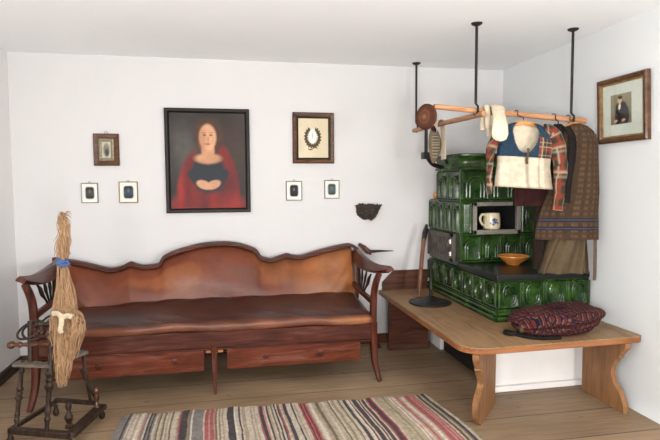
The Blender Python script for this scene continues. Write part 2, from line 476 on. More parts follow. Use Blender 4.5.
# legs, arms
def side(s):
    X = lambda d: XC + s * d
    lg = catmull([(X(1.056), -.862, 0), (X(1.040), -.842, .07), (X(1.028), -.824, .16), (X(1.024), -.815, .29), (X(1.022), -.815, .40)], 4)
    n = len(lg)
    sofa('leg', MB().sweep4(lg, [.014 + .012 * i / n for i in range(n)], [.016 + .014 * i / n for i in range(n)], (0, 1, .001)), MT['mahog_z'], smooth=50)
    ap = catmull([(X(1.022), -.815, .39), (X(1.024), -.817, .50), (X(1.028), -.822, .60), (X(1.036), -.832, .66), (X(1.046), -.842, .70), (X(1.056), -.848, .73)], 4)
    n = len(ap)
    sofa('arm_post', MB().sweep4(ap, [.021 - .005 * i / n for i in range(n)], [.024 - .004 * i / n for i in range(n)], (0, 1, .001)), MT['mahog_z'], smooth=50)
    rl = catmull([(X(1.065), -.13, .750 + .014 * s), (X(1.055), -.30, .738 + .014 * s), (X(1.050), -.52, .732 + .012 * s), (X(1.056) + .012, -.72, .738 + .006 * s), (X(1.084) + .028, -.895, .762)], 5)
    n = len(rl)
    tw = []
    m = MB()
    # curved rail board: leans outward more and more towards the front
    sec = [(-.016, -.045), (.0, -.048), (.014, -.040), (.018, 0), (.024, .034), (.02, .044), (.006, .046), (-.012, .036), (-.018, 0)]
    vs = []
    for i, p in enumerate(rl):
        t = i / (n - 1); lean = .15 + .75 * t ** 1.5; h = 1.12 - .60 * t ** 2
        for a, b in sec:
            b *= h
            ox = a * math.cos(lean) + b * math.sin(lean); oz = -a * math.sin(lean) + b * math.cos(lean)
            vs.append(p + V((s * ox, 0, oz)))
    k = len(sec)
    fs = [(i*k+j, i*k+(j+1)%k, (i+1)*k+(j+1)%k, (i+1)*k+j) for i in range(n-1) for j in range(k)] + [tuple(range(k)), tuple((n-1)*k+j for j in range(k))]
    m.put(vs, fs)
    sofa('arm_rail', m, MT['mahog_y'], smooth=45)
    sofa('arm_stretcher', MB().sweep4([(X(1.035), -.17, .548), (X(1.03), -.5, .535), (X(1.026), -.805, .53)], .012, .020, (0, 0, 1)), MT['mahog_y'], smooth=50)
    for q in (-1.5, -.5, .5, 1.5):
        a = V((X(1.03), -.50 + q * .03, .545)); b = V((X(1.048), -.50 + q * .115, .695))
        pts = [a.lerp(b, t / 8) for t in range(9)]
        sofa('arm_spindle', MB().tube(pts, [.009, .009, .011, .016, .024, .032, .026, .012, .008], 8, flat=[.006] * 9, up=(0, 1, 0)), MT['frame_dark'])
    pp = catmull([(X(1.26), -.17, .0), (X(1.19), -.16, .15), (X(1.09), -.15, .34), (X(1.06), -.155, .46), (X(1.07), -.135, .62), (X(1.085), -.105, .785)], 4)
    n = len(pp)
    pw = [.011 + .025 * sm(.3, .7, i / n) for i in range(n)]
    sofa('rear_leg', MB().sweep4(pp, pw, [.011 + .019 * sm(.3, .7, i / n) for i in range(n)], (0, 1, .001)), MT['mahog_z'], smooth=50)
side(1); side(-1)
sofa('leg', MB().sweep4([(-.083, -.835, 0), (-.083, -.828, .15), (-.083, -.82, .30)], [.009, .015, .02], [.010, .015, .02], (0, 1, .001)), MT['mahog_z'])
for cx0 in (-.135, -.06): sofa('corner_block', MB().box((cx0, -.834, .262), (cx0 + .03, -.80, .279)), MT['bench_edge'])

# ------------------------------------------------------------------ bench
BENCH = thing('corner_bench', 'L-shaped pale wooden bench wrapped around the green tiled stove', 'bench', (1.5, -1.0, 0))
zb, th = .437, .038
poly = [(1.215, -.01)]
rad = .13; cx, cy = 1.215 + rad, -1.625 + rad
poly += [(cx - rad * math.cos(a * PI / 16), cy - rad * math.sin(a * PI / 16)) for a in range(9)]
poly += [(2.265, -1.607), (2.292, -1.592), (2.296, -1.555), (2.296, -1.15), (1.66, -1.15), (1.66, -.01)]
m = MB().prism(poly, (0, 0, zb - .006), (1, 0, 0), (0, 1, 0), (0, 0, 1), .006)
obj('bench_top', m, MT['bench_top_y'], BENCH, smooth=0)
m = MB().prism([(x, y) for x, y in poly], (0, 0, zb - th), (1, 0, 0), (0, 1, 0), (0, 0, 1), th - .006)
obj('bench_board', m, MT['bench_edge'], BENCH, smooth=0, bevel=.006, label='rounded orange-brown front edge')
def scroll(depth, flip=1):      # side profile of a bench end, a = run from the front edge, b = height
    pf = [(-.016, 0), (-.011, .043), (.009, .081), (.035, .117), (.074, .148), (.093, .188), (.092, .225), (.075, .268), (.055, .292), (.032, .306)]
    pg = [(.036, .315), (.019, .336), (-.006, .365), (-.012, .385), (-.012, zb - th)]
    fr = [(p.x, p.y) for p in catmull([(a, b, 0) for a, b in pf], 3)] + [(p.x, p.y) for p in catmull([(a, b, 0) for a, b in pg], 3)]
    return fr + [(depth, zb - th), (depth, 0)]
obj('bench_leg', MB().prism(scroll(.35), (2.175, -1.60, 0), (0, 1, 0), (0, 0, 1), (1, 0, 0), .034), MT['bench_leg'], BENCH, smooth=0, bevel=.004)
dg = V((.66, .75, 0)).normalized(); dn = V((dg.y, -dg.x, 0))
pf = [(-.005, 0), (-.045, .043), (-.066, .09), (-.060, .135), (-.022, .171), (.026, .195), (.034, .222), (.004, .27), (-.018, .295), (-.028, .305)]
pg = [(-.020, .314), (-.045, .345), (-.062, .37), (-.066, zb - th)]
fr = [(p.x, p.y) for p in catmull([(a, b, 0) for a, b in pf], 3)] + [(p.x, p.y) for p in catmull([(a, b, 0) for a, b in pg], 3)]
obj('bench_leg', MB().prism(fr + [(.33, zb - th), (.31, 0)], V((1.318, -1.565, 0)) - dn * .018, dg, (0, 0, 1), dn, .036), MT['bench_leg'], BENCH, smooth=0, bevel=.004)
obj('bench_leg', MB().box((1.235, -.235, 0), (1.56, -.20, zb - th)), MT['bench_dark'], BENCH, bevel=.003)
obj('bench_back', MB().prism([(1.245, zb), (1.245, .50), (1.34, .595), (1.63, .595), (1.63, zb)], (0, -.034, 0), (1, 0, 0), (0, 0, 1), (0, 1, 0), .03), MT['bench_dark'], BENCH, smooth=0, bevel=.003, label='dark red-brown backboard against the wall')

# ------------------------------------------------------------------ tiled stove
STOVE = thing('tiled_stove', 'dark green glazed tiled stove with stepped tower in the corner', 'stove', (1.96, -.6, 0))
sx, ex, sy, ty = 1.652, 2.294, -1.14, -.605
m = MB().box((1.63, -1.165, .035), (ex - .02, -.98, zb - .04)); m.box((1.615, -1.185, 0), (ex - .02, -.98, .035)); m.box((1.63, -.30, 0), (ex - .02, -.015, zb - .04))
m.box((sx + .02, sy + .02, zb - .045), (ex - .02, -.015, zb + .005))
obj('plinth', m, MT['grime'], STOVE, bevel=.006, label='white plastered plinth under the bench')
def tile(mb, o, u, n, w, h, style):
    """glazed relief tile: o = lower left corner, u along, n outward"""
    o, u, n = V(o), V(u), V(n); z = V((0, 0, 1))
    g = .0025; i = .012; d = .012
    P = lambda a, b, c=0: o + u * a + z * b + n * c
    q = [P(g, g), P(w - g, g), P(w - g, h - g), P(g, h - g), P(i, i, d), P(w - i, i, d), P(w - i, h - i, d), P(i, h - i, d)]
    j = i + .012
    q += [P(j, j, d * .35), P(w - j, j, d * .35), P(w - j, h - j, d * .35), P(j, h - j, d * .35)]
    mb.put(q, [(0,1,5,4),(1,2,6,5),(2,3,7,6),(3,0,4,7),(4,5,9,8),(5,6,10,9),(6,7,11,10),(7,4,8,11),(8,9,10,11)])
    c = (w / 2, h / 2)
    if style == 'oct':
        for x in (0.008, w - .008): mb.tube([P(x, i, d * .8), P(x, h - i, d * .8)], .009, 6)
        for k, r in ((.92, .007), (.60, .003)):
            a, b = (w / 2 - j) * k * .86, (h / 2 - j) * k * 1.08
            pts = [P(c[0] + a * math.copysign(abs(math.cos(t)) ** .7, math.cos(t)), c[1] + b * math.copysign(abs(math.sin(t)) ** .7, math.sin(t)), d * .5) for t in [2 * PI * x / 16 for x in range(17)]]
            mb.tube(pts, r, 6, cap=False)
    elif style == 'arch':
        for k, r in ((.82, .008), (.5, .007)):
            a = (w / 2 - j) * k; top = h - j - .01 - (1 - k) * .07
            pts = [P(c[0] - a, j, d * .5), P(c[0] - a, top - a, d * .5)]
            pts += [P(c[0] - a * math.cos(t), top - a + a * math.sin(t), d * .5) for t in [PI * x / 8 for x in range(1, 8)]]
            pts += [P(c[0] + a, top - a, d * .5), P(c[0] + a, j, d * .5)]
            mb.tube(pts, r, 6)
    elif style == 'flute':
        for x in range(5):
            a = j + (w - 2 * j) * (x + .5) / 5
            mb.tube([P(a, j, d * .3), P(a, h - j, d * .3)], .010, 6)
def tiles_front(mb, x0, x1, y, z0, z1, n, style):
    w = (x1 - x0) / n
    for k in range(n): tile(mb, (x0 + k * w, y, z0), (1, 0, 0), (0, -1, 0), w, z1 - z0, style)
def tiles_left(mb, x, y0, y1, z0, z1, n, style):   # y0 (back) -> y1 (front)
    w = (y0 - y1) / n
    for k in range(n): tile(mb, (x, y0 - k * w, z0), (0, -1, 0), (-1, 0, 0), w, z1 - z0, style)
obj('recess_shade', MB().box((1.66, -.98, 0), (ex - .02, -.30, zb - .04)), MT['recess_black'], STOVE, label='recess under the left flank, its shade painted black')  # solid black block stands in for the shade under the bench
# firebox
m = MB().box((sx + .004, sy + .004, zb), (ex, -.006, .69))
tiles_front(m, sx, ex, sy, .512, .688, 4, 'oct')
tiles_left(m, sx, -.01, sy, .512, .688, 7, 'oct')
obj('firebox', m, MT['glaze'], STOVE, smooth=40)
m = MB()
for z, r, o in ((.452, .018, .012), (.484, .015, .004), (.503, .009, -.002)):
    m.tube([(sx - o, -.02, z), (sx - o, sy - o, z)], r, 10); m.tube([(sx - o, sy - o, z), (ex - .005, sy - o, z)], r, 10)
obj('base_moulding', m, MT['glaze'], STOVE, smooth=50)
obj('hotplate', MB().box((sx - .012, sy - .014, .692), (ex - .004, ty + .03, .732)), MT['plate'], STOVE, bevel=.006, label='black iron hotplate with a thick rim')
# tower
ny0, ny1, nz0, nz1 = 1.742, 2.118, .932, 1.165     # niche opening outer frame in x and z
m = MB()
m.box((sx + .004, ty + .004, .70), (ex, -.006, nz0)); m.box((sx + .004, ty + .004, nz0), (ny0 + .02, -.006, nz1))
m.box((ny1 - .02, ty + .004, nz0), (ex, -.006, nz1)); m.box((ny0, -.25, nz0), (ny1, -.006, nz1))
m.box((sx + .004, ty + .004, nz1), (ex, -.006, 1.175))
tiles_front(m, sx, ex, ty, .74, .93, 4, 'arch')
tiles_left(m, sx, -.01, ty, .935, 1.172, 4, 'arch')
tile(m, (sx, ty, .932), (1, 0, 0), (0, -1, 0), ny0 - sx - .004, .24, 'flute')
tile(m, (ny1 + .004, ty, .932), (1, 0, 0), (0, -1, 0), ex - ny1 - .006, .24, 'oct')
obj('tower', m, MT['glaze'], STOVE, smooth=40)
# upper tower, stepped in at the rear
uy = -.17
m = MB().box((sx + .004, ty + .004, 1.174), (ex, uy, 1.40))
tiles_front(m, sx, ex, ty, 1.176, 1.396, 3, 'arch')
tiles_left(m, sx, uy, ty, 1.176, 1.396, 2, 'arch')
obj('upper_tower', m, MT['glaze'], STOVE, smooth=40)
prof = [(0, 1.398), (.012, 1.400), (.014, 1.412), (.004, 1.420), (.0, 1.45), (.006, 1.475), (.020, 1.490), (.024, 1.50), (.022, 1.512), (.0, 1.516)]
m = MB(); vs = []
cs = .03
for o, z in prof:
    vs += [(sx - o, uy + o, z), (sx - o, ty - o + cs, z), (sx - o + cs, ty - o, z), (ex, ty - o, z), (ex, uy + o, z)]
k = 5
m.put(vs, [(i*k+j, i*k+(j+1)%k, (i+1)*k+(j+1)%k, (i+1)*k+j) for i in range(len(prof)-1) for j in range(k)] + [tuple(range(k)), tuple((len(prof)-1)*k+j for j in range(k))])
obj('cornice', m, MT['glaze'], STOVE, smooth=50)
m = MB()
for a, b in (((ny0, nz0), (ny1, nz0 + .032)), ((ny0, nz1 - .028), (ny1, nz1)), ((ny0, nz0), (ny0 + .03, nz1)), ((ny1 - .03, nz0), (ny1, nz1))):
    m.box((a[0], ty - .014, a[1]), (b[0], ty + .02, b[1]))
obj('niche_frame', m, MT['niche'], STOVE, bevel=.003)
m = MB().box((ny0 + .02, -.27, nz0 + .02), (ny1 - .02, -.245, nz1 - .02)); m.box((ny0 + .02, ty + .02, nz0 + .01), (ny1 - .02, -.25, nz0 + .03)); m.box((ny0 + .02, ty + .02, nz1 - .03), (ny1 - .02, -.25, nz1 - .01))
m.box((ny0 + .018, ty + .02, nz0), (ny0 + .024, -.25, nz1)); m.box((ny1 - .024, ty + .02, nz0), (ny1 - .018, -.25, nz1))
obj('niche_lining', m, MT['recess_black'], STOVE, smooth=0)
# iron fire door on the left flank
fy0, fy1, fz0, fz1 = -.045, -.515, .728, .93
m = MB().box((sx - .020, fy1, fz0), (sx + .01, fy0, fz1))
for a, b in (((fy1, fz0), (fy0, fz0 + .022)), ((fy1, fz1 - .022), (fy0, fz1)), ((fy1, fz0), (fy1 + .03, fz1)), ((fy0 - .03, fz0), (fy0, fz1))):
    m.box((sx - .028, a[0], a[1]), (sx - .018, b[0], b[1]))
for k in range(9):
    yy = fy1 + .06 + k * .044
    m.tube([(sx - .02, yy + .018 * math.sin(t * .9 + k), fz0 + .04 + t * .0155) for t in range(9)], .005, 6)
D = obj('fire_door', m, MT['door_iron'], STOVE, smooth=40, label='grey cast iron door on the left flank')
for z in (.785, .875): obj('hinge', MB().tube([(sx - .034, fy1 + .012, z - .014), (sx - .034, fy1 + .012, z + .014)], .011, 10), MT['steel'], D, label='bright steel hinge')

# things on and beside the stove
def mugcol(t, r, h):
    c = rgb(226, 212, 176)
    # small blue flower sprig facing the room
    a = t - 4.45
    for (da, hh, s) in ((0, .075, .010), (.22, .060, .008), (-.2, .055, .008), (.12, .09, .006), (.35, .08, .007), (-.05, .045, .008), (.5, .055, .007)):
        if ((a - da) * .065) ** 2 + (h / .88 - hh) ** 2 < (s * 1.35) ** 2: c = rgb(66, 84, 124)
    return c
MUG = thing('mug', 'cream ceramic mug with blue flowers in the stove niche', 'mug', (1.94, -.54, .962))
pr = [(.001, 0), (.058, 0), (.066, .004), (.068, .012)] + [(.070 + .003 * math.sin(i / 24 * PI) - .005 * i / 24, .012 + .118 * i / 24) for i in range(25)] + [(.064, .136), (.060, .134), (.058, .05), (.05, .012), (.001, .010)]
obj('body', MB().lathe([(r * .88, h * .88) for r, h in pr], (1.925, -.54, .963), (0, 0, 1), 72, mugcol), MT['ceramic'], MUG, colattr=True, smooth=50)
m = MB().tube(catmull([(1.872, -.555, 1.063), (1.84, -.565, 1.075), (1.820, -.57, 1.05), (1.824, -.57, 1.02), (1.845, -.563, .997), (1.872, -.555, .987)], 5), .0085, 10); m.c = [rgb(226, 212, 176)] * len(m.v)
obj('handle', m, MT['ceramic'], MUG, colattr=True)
BX, BY = 1.975, -.765
pr = [(.001, 0), (.042, 0), (.046, .006), (.075, .026), (.098, .050), (.107, .058), (.106, .063), (.098, .060), (.070, .034), (.03, .014), (.001, .012)]
B = tag(obj('bowl', MB().lathe(pr, (BX, BY, .732), (0, 0, 1), 48), MT['terra'], loc=(BX, BY, .732), smooth=50), 'orange earthenware bowl standing on the black hotplate', 'bowl')
pr = [(.001, 0), (.022, 0), (.034, .012), (.038, .03), (.032, .05), (.018, .06), (.014, .066), (.001, .067)]
tag(obj('small_pot', MB().lathe(pr, (1.692, -.09, 1.175), (0, 0, 1), 24), MT['terra'], loc=(1.692, -.09, 1.175), smooth=60), 'small round orange pot on the rear ledge of the stove', 'pot')
# iron stand on the bench
S = thing('iron_stand', 'black iron stand with a round foot, on the bench left of the stove', 'stand', (1.445, -.55, zb))
pr = [(.001, 0), (.15, 0), (.154, .006), (.15, .012), (.135, .013), (.12, .020), (.10, .022), (.06, .032), (.03, .05), (.018, .055), (.001, .056)]
obj('round_foot', MB().lathe(pr, (1.445, -.55, zb), (0, 0, 1), 40), MT['iron'], S, smooth=40)
obj('column', MB().lathe([(.014, .05), (.012, .09), (.018, .10), (.010, .12), (.009, .27), (.014, .28), (.014, .30), (.006, .31), (.001, .33)], (1.455, -.54, zb), (0, 0, 1), 14), MT['iron'], S)
P = thing('stove_poker', 'brown-handled stove rake with a black iron head leaning beside the stove', 'poker', (1.43, -.36, zb))
obj('shaft', MB().tube([(1.432, -.36, zb), (1.47, -.30, .66), (1.52, -.225, .87)], [.014, .016, .017], 10), MT['rod_wood'], P)
obj('iron_head', MB().tube([(1.515, -.232, .85), (1.537, -.21, .92), (1.555, -.195, .98)], [.018, .022, .010], 10, flat=[.014, .012, .008], up=(1, 0, 0)), MT['iron'], P)

# folded woven bag on the bench
def bagcol(u, v):
    q = bagfn(u, v) - bc
    b = (q.z - q.y * .9) / .030 + .25 * math.sin(q.x * 11) + 20
    a = (q.x + .05 * math.sin(q.y * 14)) * 60 + 40
    row = math.floor(b); sl = a + (b - row) * .9 * (1 if row % 2 else -1) + .10 * math.sin(b * 9 + q.x * 60)
    k = math.floor(sl) % 2
    f = sl - math.floor(sl)
    c = rgb(22, 23, 42) if k else rgb(82, 32, 24)
    if f > .74: c = rgb(112, 86, 72) if k else rgb(90, 44, 34)
    if b - row > .82: c = mixc(c, rgb(30, 22, 24), .8)
    return c
bc = V((1.855, -1.425, zb))
def bagfn(u, v):
    th = 2 * PI * u; ph = -PI / 2 + PI * v
    cp, sp = math.cos(ph), math.sin(ph)
    rr = abs(cp) ** .45
    x = .262 * math.copysign(abs(math.cos(th)) ** .55, math.cos(th)) * rr
    y = .145 * math.copysign(abs(math.sin(th)) ** .6, math.sin(th)) * rr
    z = .068 + .068 * math.copysign(abs(sp) ** .8, sp)
    lowz = 1 - sm(.035, .075, z)
    x *= 1 - .17 * lowz * (1 if x > 0 else .35); y *= 1 - .05 * lowz
    fold = math.exp(-((z - .062 - .010 * math.sin(x * 7)) / .011) ** 2)
    y *= 1 - .09 * fold; x *= 1 - .05 * fold
    if z > .05:
        k = sm(.05, .1, z)
        z += k * (.022 * (vnoise(x * 9 + 5, y * 9) - .45) + .010 * math.sin(x * 8 + .6) + .016 * sm(.1, .25, x) * (1 - sm(.25, .30, x)) - .01 * sm(-.15, -.28, x))
        x += .03 * k * sm(.05, .28, x)
        y -= .035 * k * sm(.28, .05, abs(x)) * (1 if y < 0 else 0)
    y += .010 * (vnoise(x * 16, z * 30) - .5)
    return bc + V((x, y, max(0.001, z)))
m = MB().grid(bagfn, 520, 120, cu=True, col=bagcol)
BAG = thing('woven_bag', 'folded red and navy zigzag woven bag lying on the bench', 'bag', bc)
obj('bag_body', m, MT['wool'], BAG, colattr=True, smooth=70)
obj('lining', MB().tube(catmull([(1.632, -1.47, zb + .080), (1.616, -1.475, zb + .06), (1.625, -1.475, zb + .03)], 4), [.008, .014, .016, .016, .016, .016, .016, .014, .008], 10, flat=.014, up=(0, 1, 0)), MT['khaki'], BAG, label='pale lining showing at the left end')
obj('strap', MB().tube(catmull([(1.62, -1.44, zb + .02), (1.58, -1.45, zb + .012), (1.55, -1.42, zb + .012), (1.58, -1.39, zb + .012), (1.62, -1.50, zb + .010), (1.70, -1.555, zb + .010), (1.80, -1.57, zb + .012)], 5), .010, 8), MT['black_cloth'], BAG, label='dark strap coiled under the bag')

# ------------------------------------------------------------------ hanging rack
RACK = thing('hanging_rack', 'iron rods from the ceiling carrying two wooden clothes poles', 'clothes rack', (1.6, -1.0, H))
def rod(x, y, zl):
    r = obj('iron_rod', MB().tube([(x, y, H - .004), (x, y, zl + .04)], .0085, 8).tube([(x, y, zl + .04), (x + .0, y - .028, zl + .02), (x, y - .03, zl - .01), (x, y - .005, zl - .032), (x, y + .024, zl - .02)], .007, 8), MT['iron'], RACK)
    obj('ceiling_plate', MB().lathe([(.001, 0), (.034, 0), (.030, .008), (.014, .016), (.001, .017)], (x, y, H), (0, 0, -1), 16), MT['iron'], r)
pz = lambda x: 1.752 - .069 * (x - 1.186) / 1.03
rod(1.485, -.139, 1.738); rod(1.472, -1.183, pz(1.472)); rod(2.112, -1.175, pz(2.112))
obj('pole', MB().tube([(x, -1.18, pz(x)) for x in (1.21, 1.5, 1.9, 2.21)], [.0155, .016, .017, .017], 12), MT['pole'], RACK)
obj('cross_pole', MB().tube([(1.486, -.085, 1.722), (1.485, -.6, 1.716), (1.482, -1.27, 1.703)], [.016, .016, .017], 12), MT['pole_y'], RACK)
m = MB().tube([(1.49, -.34, 1.71), (1.49, -.34, 1.52)], .013, 10).box((1.462, -.37, 1.485), (1.518, -.31, 1.535))
m.tube(catmull([(1.50, -.34, 1.505), (1.52, -.33, 1.475), (1.56, -.31, 1.445), (1.645, -.27, 1.425)], 4), .016, 10)
obj('iron_stay', m, MT['iron'], RACK, label='iron stay joining the cross pole to the stove')

def hanger(x, z, yaw, w=.19, y=-1.20, lab=''):
    """hook over the pole, bent wooden bar"""
    h = thing('coat_hanger', lab, 'coat hanger', (x, -1.18, pz(x)), 'wooden coat hangers on the pole')
    d = V((math.cos(yaw), math.sin(yaw), 0)); c = V((x, y, z))
    n = 13
    pts = [c + d * (w * (2 * i / (n - 1) - 1)) + V((0, 0, -.035 * abs(2 * i / (n - 1) - 1) ** 1.5)) for i in range(n)]
    obj('bar', MB().tube(pts, [.011] + [.014] * (n - 2) + [.011], 8, flat=.009, up=(0, 0, 1)), MT['hanger'], h)
    t = pz(x)
    pts = [c + V((0, 0, .01)), c + V((0, 0, .03)), V((x, -1.205, t - .01)), V((x, -1.203, t + .015)), V((x, -1.18, t + .024)), V((x, -1.157, t + .012)), V((x, -1.156, t - .01))]
    obj('hook', MB().tube(catmull(pts, 4), .003, 6), MT['iron'], h)
    return h
hanger(1.735, 1.655, -.15, .13, -1.262, 'wooden hanger inside the neck of the blue and cream jacket')
hanger(1.985, 1.64, -.35, .06, -1.232, 'hanger under the black coat, second from the right')
hanger(2.085, 1.655, -.8, .075, -1.24, 'rightmost wooden hanger, inside the shoulders of the brown checked dress')

# garments ---------------------------------------------------------
def loft(rows, yaw, c, nu=96, nv=60, keep=None, col=None, folds=0, fk=9, ph=0, thick=1.0, off=0.0, arc=(0, 1)):
    """rows: (z, centre shift, half width, half depth); angle 0 at right, front at 3/4"""
    d = V((math.cos(yaw), math.sin(yaw), 0)); nrm = V((math.sin(yaw), -math.cos(yaw), 0))   # front normal
    z0, z1 = rows[0][0], rows[-1][0]
    T = lambda k: [(r[0], r[k]) for r in rows]
    t1, t2, t3 = T(1), T(2), T(3)
    def fn(u, v):
        z = z0 + (z1 - z0) * v
        a = 2 * PI * (arc[0] + (arc[1] - arc[0]) * u)
        ca, sa = math.cos(a), math.sin(a)
        hw = interp(t2, z) + off; hd = interp(t3, z) + off
        low = max(0, (z1 - z) / (z1 - z0))
        f = folds * (.25 + low) * math.sin(fk * a + ph + 2.2 * math.sin(z * 6 + ph))
        x = interp(t1, z) + hw * math.copysign(abs(ca) ** .75, ca)
        y = hd * math.copysign(abs(sa) ** .8, sa) + f
        return V((c[0], c[1], 0)) + d * x + nrm * y + V((0, 0, z))
    full = arc == (0, 1)
    return MB().grid(fn, nu, nv, cu=full, col=col, keep=keep)
def plaid(u, v):                # metres
    p = lambda t, per: (t / per) % 1.0
    c = rgb(90, 52, 42)
    a, b = p(u, .075), p(v, .075)
    g = rgb(48, 50, 42); o = rgb(148, 66, 46); w = rgb(168, 152, 130)
    if a < .42: c = mixc(c, g, .72)
    if b < .42: c = mixc(c, g, .72)
    if .55 < a < .75 or .55 < b < .75: c = mixc(c, o, .45)
    if .80 < a < .88 or .80 < b < .88: c = mixc(c, w, .7)
    if .18 < a < .23 or .18 < b < .23: c = mixc(c, w, .45)
    return c
def tubecol(pts, r, flat, col, n=28, sub=8, up=None, wr=.0):
    """cloth tube with a pattern from arc position (u) and length (v)"""
    P = catmull(pts, sub); N = len(P)
    R = [interp([(i / (len(r) - 1), q) for i, q in enumerate(r)], k / (N - 1)) for k in range(N)]
    F = [interp([(i / (len(flat) - 1), q) for i, q in enumerate(flat)], k / (N - 1)) for k in range(N)]
    m = MB().tube(P, R, n, True, F, up)
    L = 0; cs = []
    for k in range(N):
        if k: L += (P[k] - P[k - 1]).length
        for i in range(n): cs.append(col(2 * PI * R[k] * .8 * i / n, L))
    m.c = cs
    if wr: m.v = [p + V((wr * 6 * (vnoise(p.z * 26 + p.y * 30, p.x * 9) - .5), wr * 6 * (vnoise(p.z * 30 + p.x * 22, 3) - .5), 0)) for p in m.v]
    return m

# short jacket: cream skirt part, blue yoke, plaid sleeves
JC = (1.755, -1.275); JY = -.12
def JT(mb, ang=.062):
    o = V((1.755, -1.275, 1.60)); c, q = math.cos(ang), math.sin(ang)
    d = V((math.cos(JY), math.sin(JY), 0))
    def f(p):
        r = p - o; a = r.dot(d); rest = r - d * a
        return o + d * (a * c + r.z * q * 0.6 - .012) + V((rest.x, rest.y, 0)) + V((0, 0, -a * q + r.z))
    return mb.map(f)
JK = thing('jacket', 'short jacket with blue yoke, cream body and plaid sleeves on the pole', 'jacket', (JC[0], JC[1], 1.25))
rows = [(1.272, .01, .176, .055), (1.30, .005, .172, .052), (1.40, 0, .158, .050), (1.46, 0, .160, .052), (1.55, .005, .162, .050), (1.60, .005, .150, .042), (1.632, .0, .115, .030), (1.65, 0, .075, .018)]
low = [r for r in rows if r[0] <= 1.46]
CR, CR2 = rgb(206, 192, 170), rgb(166, 150, 128)
def creamcol(u, v):
    s = math.cos(2 * PI * u) * .16; f = math.sin(2 * PI * u) > 0
    c = mixc(CR, CR2, .5 * vnoise(s * 40, v * 5))
    if f and (abs(s - .0) < .004 or abs(s - .055) < .003): c = mixc(c, rgb(110, 96, 80), .6)
    if f and s > .085: c = mixc(c, rgb(150, 136, 116), .55)
    if v < .05: c = mixc(c, rgb(130, 114, 96), .5)
    return c
obj('jacket_body', JT(loft(low, JY, JC, 128, 40, col=creamcol, folds=.006, fk=7, ph=1)), MT['cloth'], JK, colattr=True, smooth=80, label='cream linen lower half')
up = [r for r in rows if r[0] >= 1.40]
zt0, zt1 = 1.45, 1.65
upr = [(1.45, 0, .160, .052)] + [r for r in rows if r[0] > 1.47]
def is_open(u, v):
    a = 2 * PI * u; s = math.copysign(abs(math.cos(a)) ** .75, math.cos(a)) * .155; z = zt0 + (zt1 - zt0) * v
    return math.sin(a) > 0 and z > 1.475 and abs(s + .018) < .085 * math.sqrt(max(0, (z - 1.475) / .15)) ** .8
def patch(u, v):
    a = 2 * PI * u; s = math.copysign(abs(math.cos(a)) ** .75, math.cos(a)) * .155; z = zt0 + (zt1 - zt0) * v
    return math.sin(a) > 0 and s > .06 and z < 1.575 - .25 * (s - .06)
isfront = lambda u: math.sin(2 * PI * u) > -.2
obj('yoke', JT(loft(upr, JY, JC, 200, 70, keep=lambda u, v: isfront(u) and not is_open(u, v) and not patch(u, v), off=.003)), MT['blue'], JK, smooth=80, label='blue yoke around the deep neck opening')
def patchcol(u, v): return plaid(math.cos(2 * PI * u) * .155, v * .2)
obj('plaid_front', JT(loft(upr, JY, JC, 200, 70, keep=lambda u, v: isfront(u) and patch(u, v), col=patchcol, off=.003)), MT['cloth'], JK, colattr=True, smooth=80)
obj('lining', JT(loft(upr, JY, JC, 100, 40, keep=lambda u, v: math.sin(2 * PI * u) < .1)), MT['cream'], JK, smooth=80, label='cream lining seen through the neck')
jd = V((math.cos(JY), math.sin(JY), 0)); jn = V((math.sin(JY), -math.cos(JY), 0)); jc = V((JC[0], JC[1], 0))
J = lambda s, f, z: jc + jd * s + jn * f + V((0, 0, z))
obj('sleeve', JT(tubecol([J(-.125, 0, 1.61), J(-.17, .01, 1.57), J(-.205, .015, 1.49), J(-.212, .01, 1.40), J(-.213, .02, 1.30), J(-.210, .02, 1.225)], [.034, .036, .028, .020, .016, .022], [.030, .034, .028, .020, .016, .018], plaid, wr=.002)), MT['cloth'], JK, colattr=True, smooth=80, label='left-hand plaid sleeve hanging straight down')
obj('sleeve', JT(tubecol([J(.11, 0, 1.615), J(.155, .005, 1.60), J(.192, .012, 1.53), J(.212, .018, 1.43), J(.217, .02, 1.32), J(.22, .02, 1.22), J(.218, .02, 1.15)], [.042, .048, .047, .042, .036, .032, .031], [.034, .038, .036, .032, .028, .024, .022], plaid, wr=.002)), MT['cloth'], JK, colattr=True, smooth=80, label='right-hand plaid sleeve hanging to below the hem')
obj('drawstring', MB().tube(catmull([J(-.018, .058, 1.50), J(-.022, .066, 1.47), J(-.03, .066, 1.435), J(-.026, .064, 1.41)], 4), .008, 8, flat=.004, up=(1, 0, 0)), MT['khaki'], JK)
# cream stockings over the pole, in front of the jacket
def flatsock(pts, w, t, name, lab):
    P = catmull(pts, 6); N = len(P)
    W = [interp([(i / (len(w) - 1), q) for i, q in enumerate(w)], k / (N - 1)) for k in range(N)]
    base = V(pts[0])
    o = obj(name, MB().tube(P, W, 20, True, [t] * N, (1, 0, .001)), MT['cream'], loc=base, smooth=70)
    return tag(o, lab, 'stocking', 'cream knitted stockings over the pole')
flatsock([(1.596, -1.145, 1.58), (1.596, -1.146, 1.70), (1.596, -1.165, 1.752), (1.594, -1.195, 1.757), (1.586, -1.235, 1.745), (1.566, -1.28, 1.71), (1.552, -1.322, 1.67), (1.544, -1.345, 1.63), (1.540, -1.349, 1.585), (1.536, -1.349, 1.555), (1.534, -1.348, 1.54)],
         [.03, .034, .038, .041, .041, .038, .038, .046, .052, .044, .016], .013, 'stocking', 'cream stocking with its foot hanging over the blue jacket shoulder')
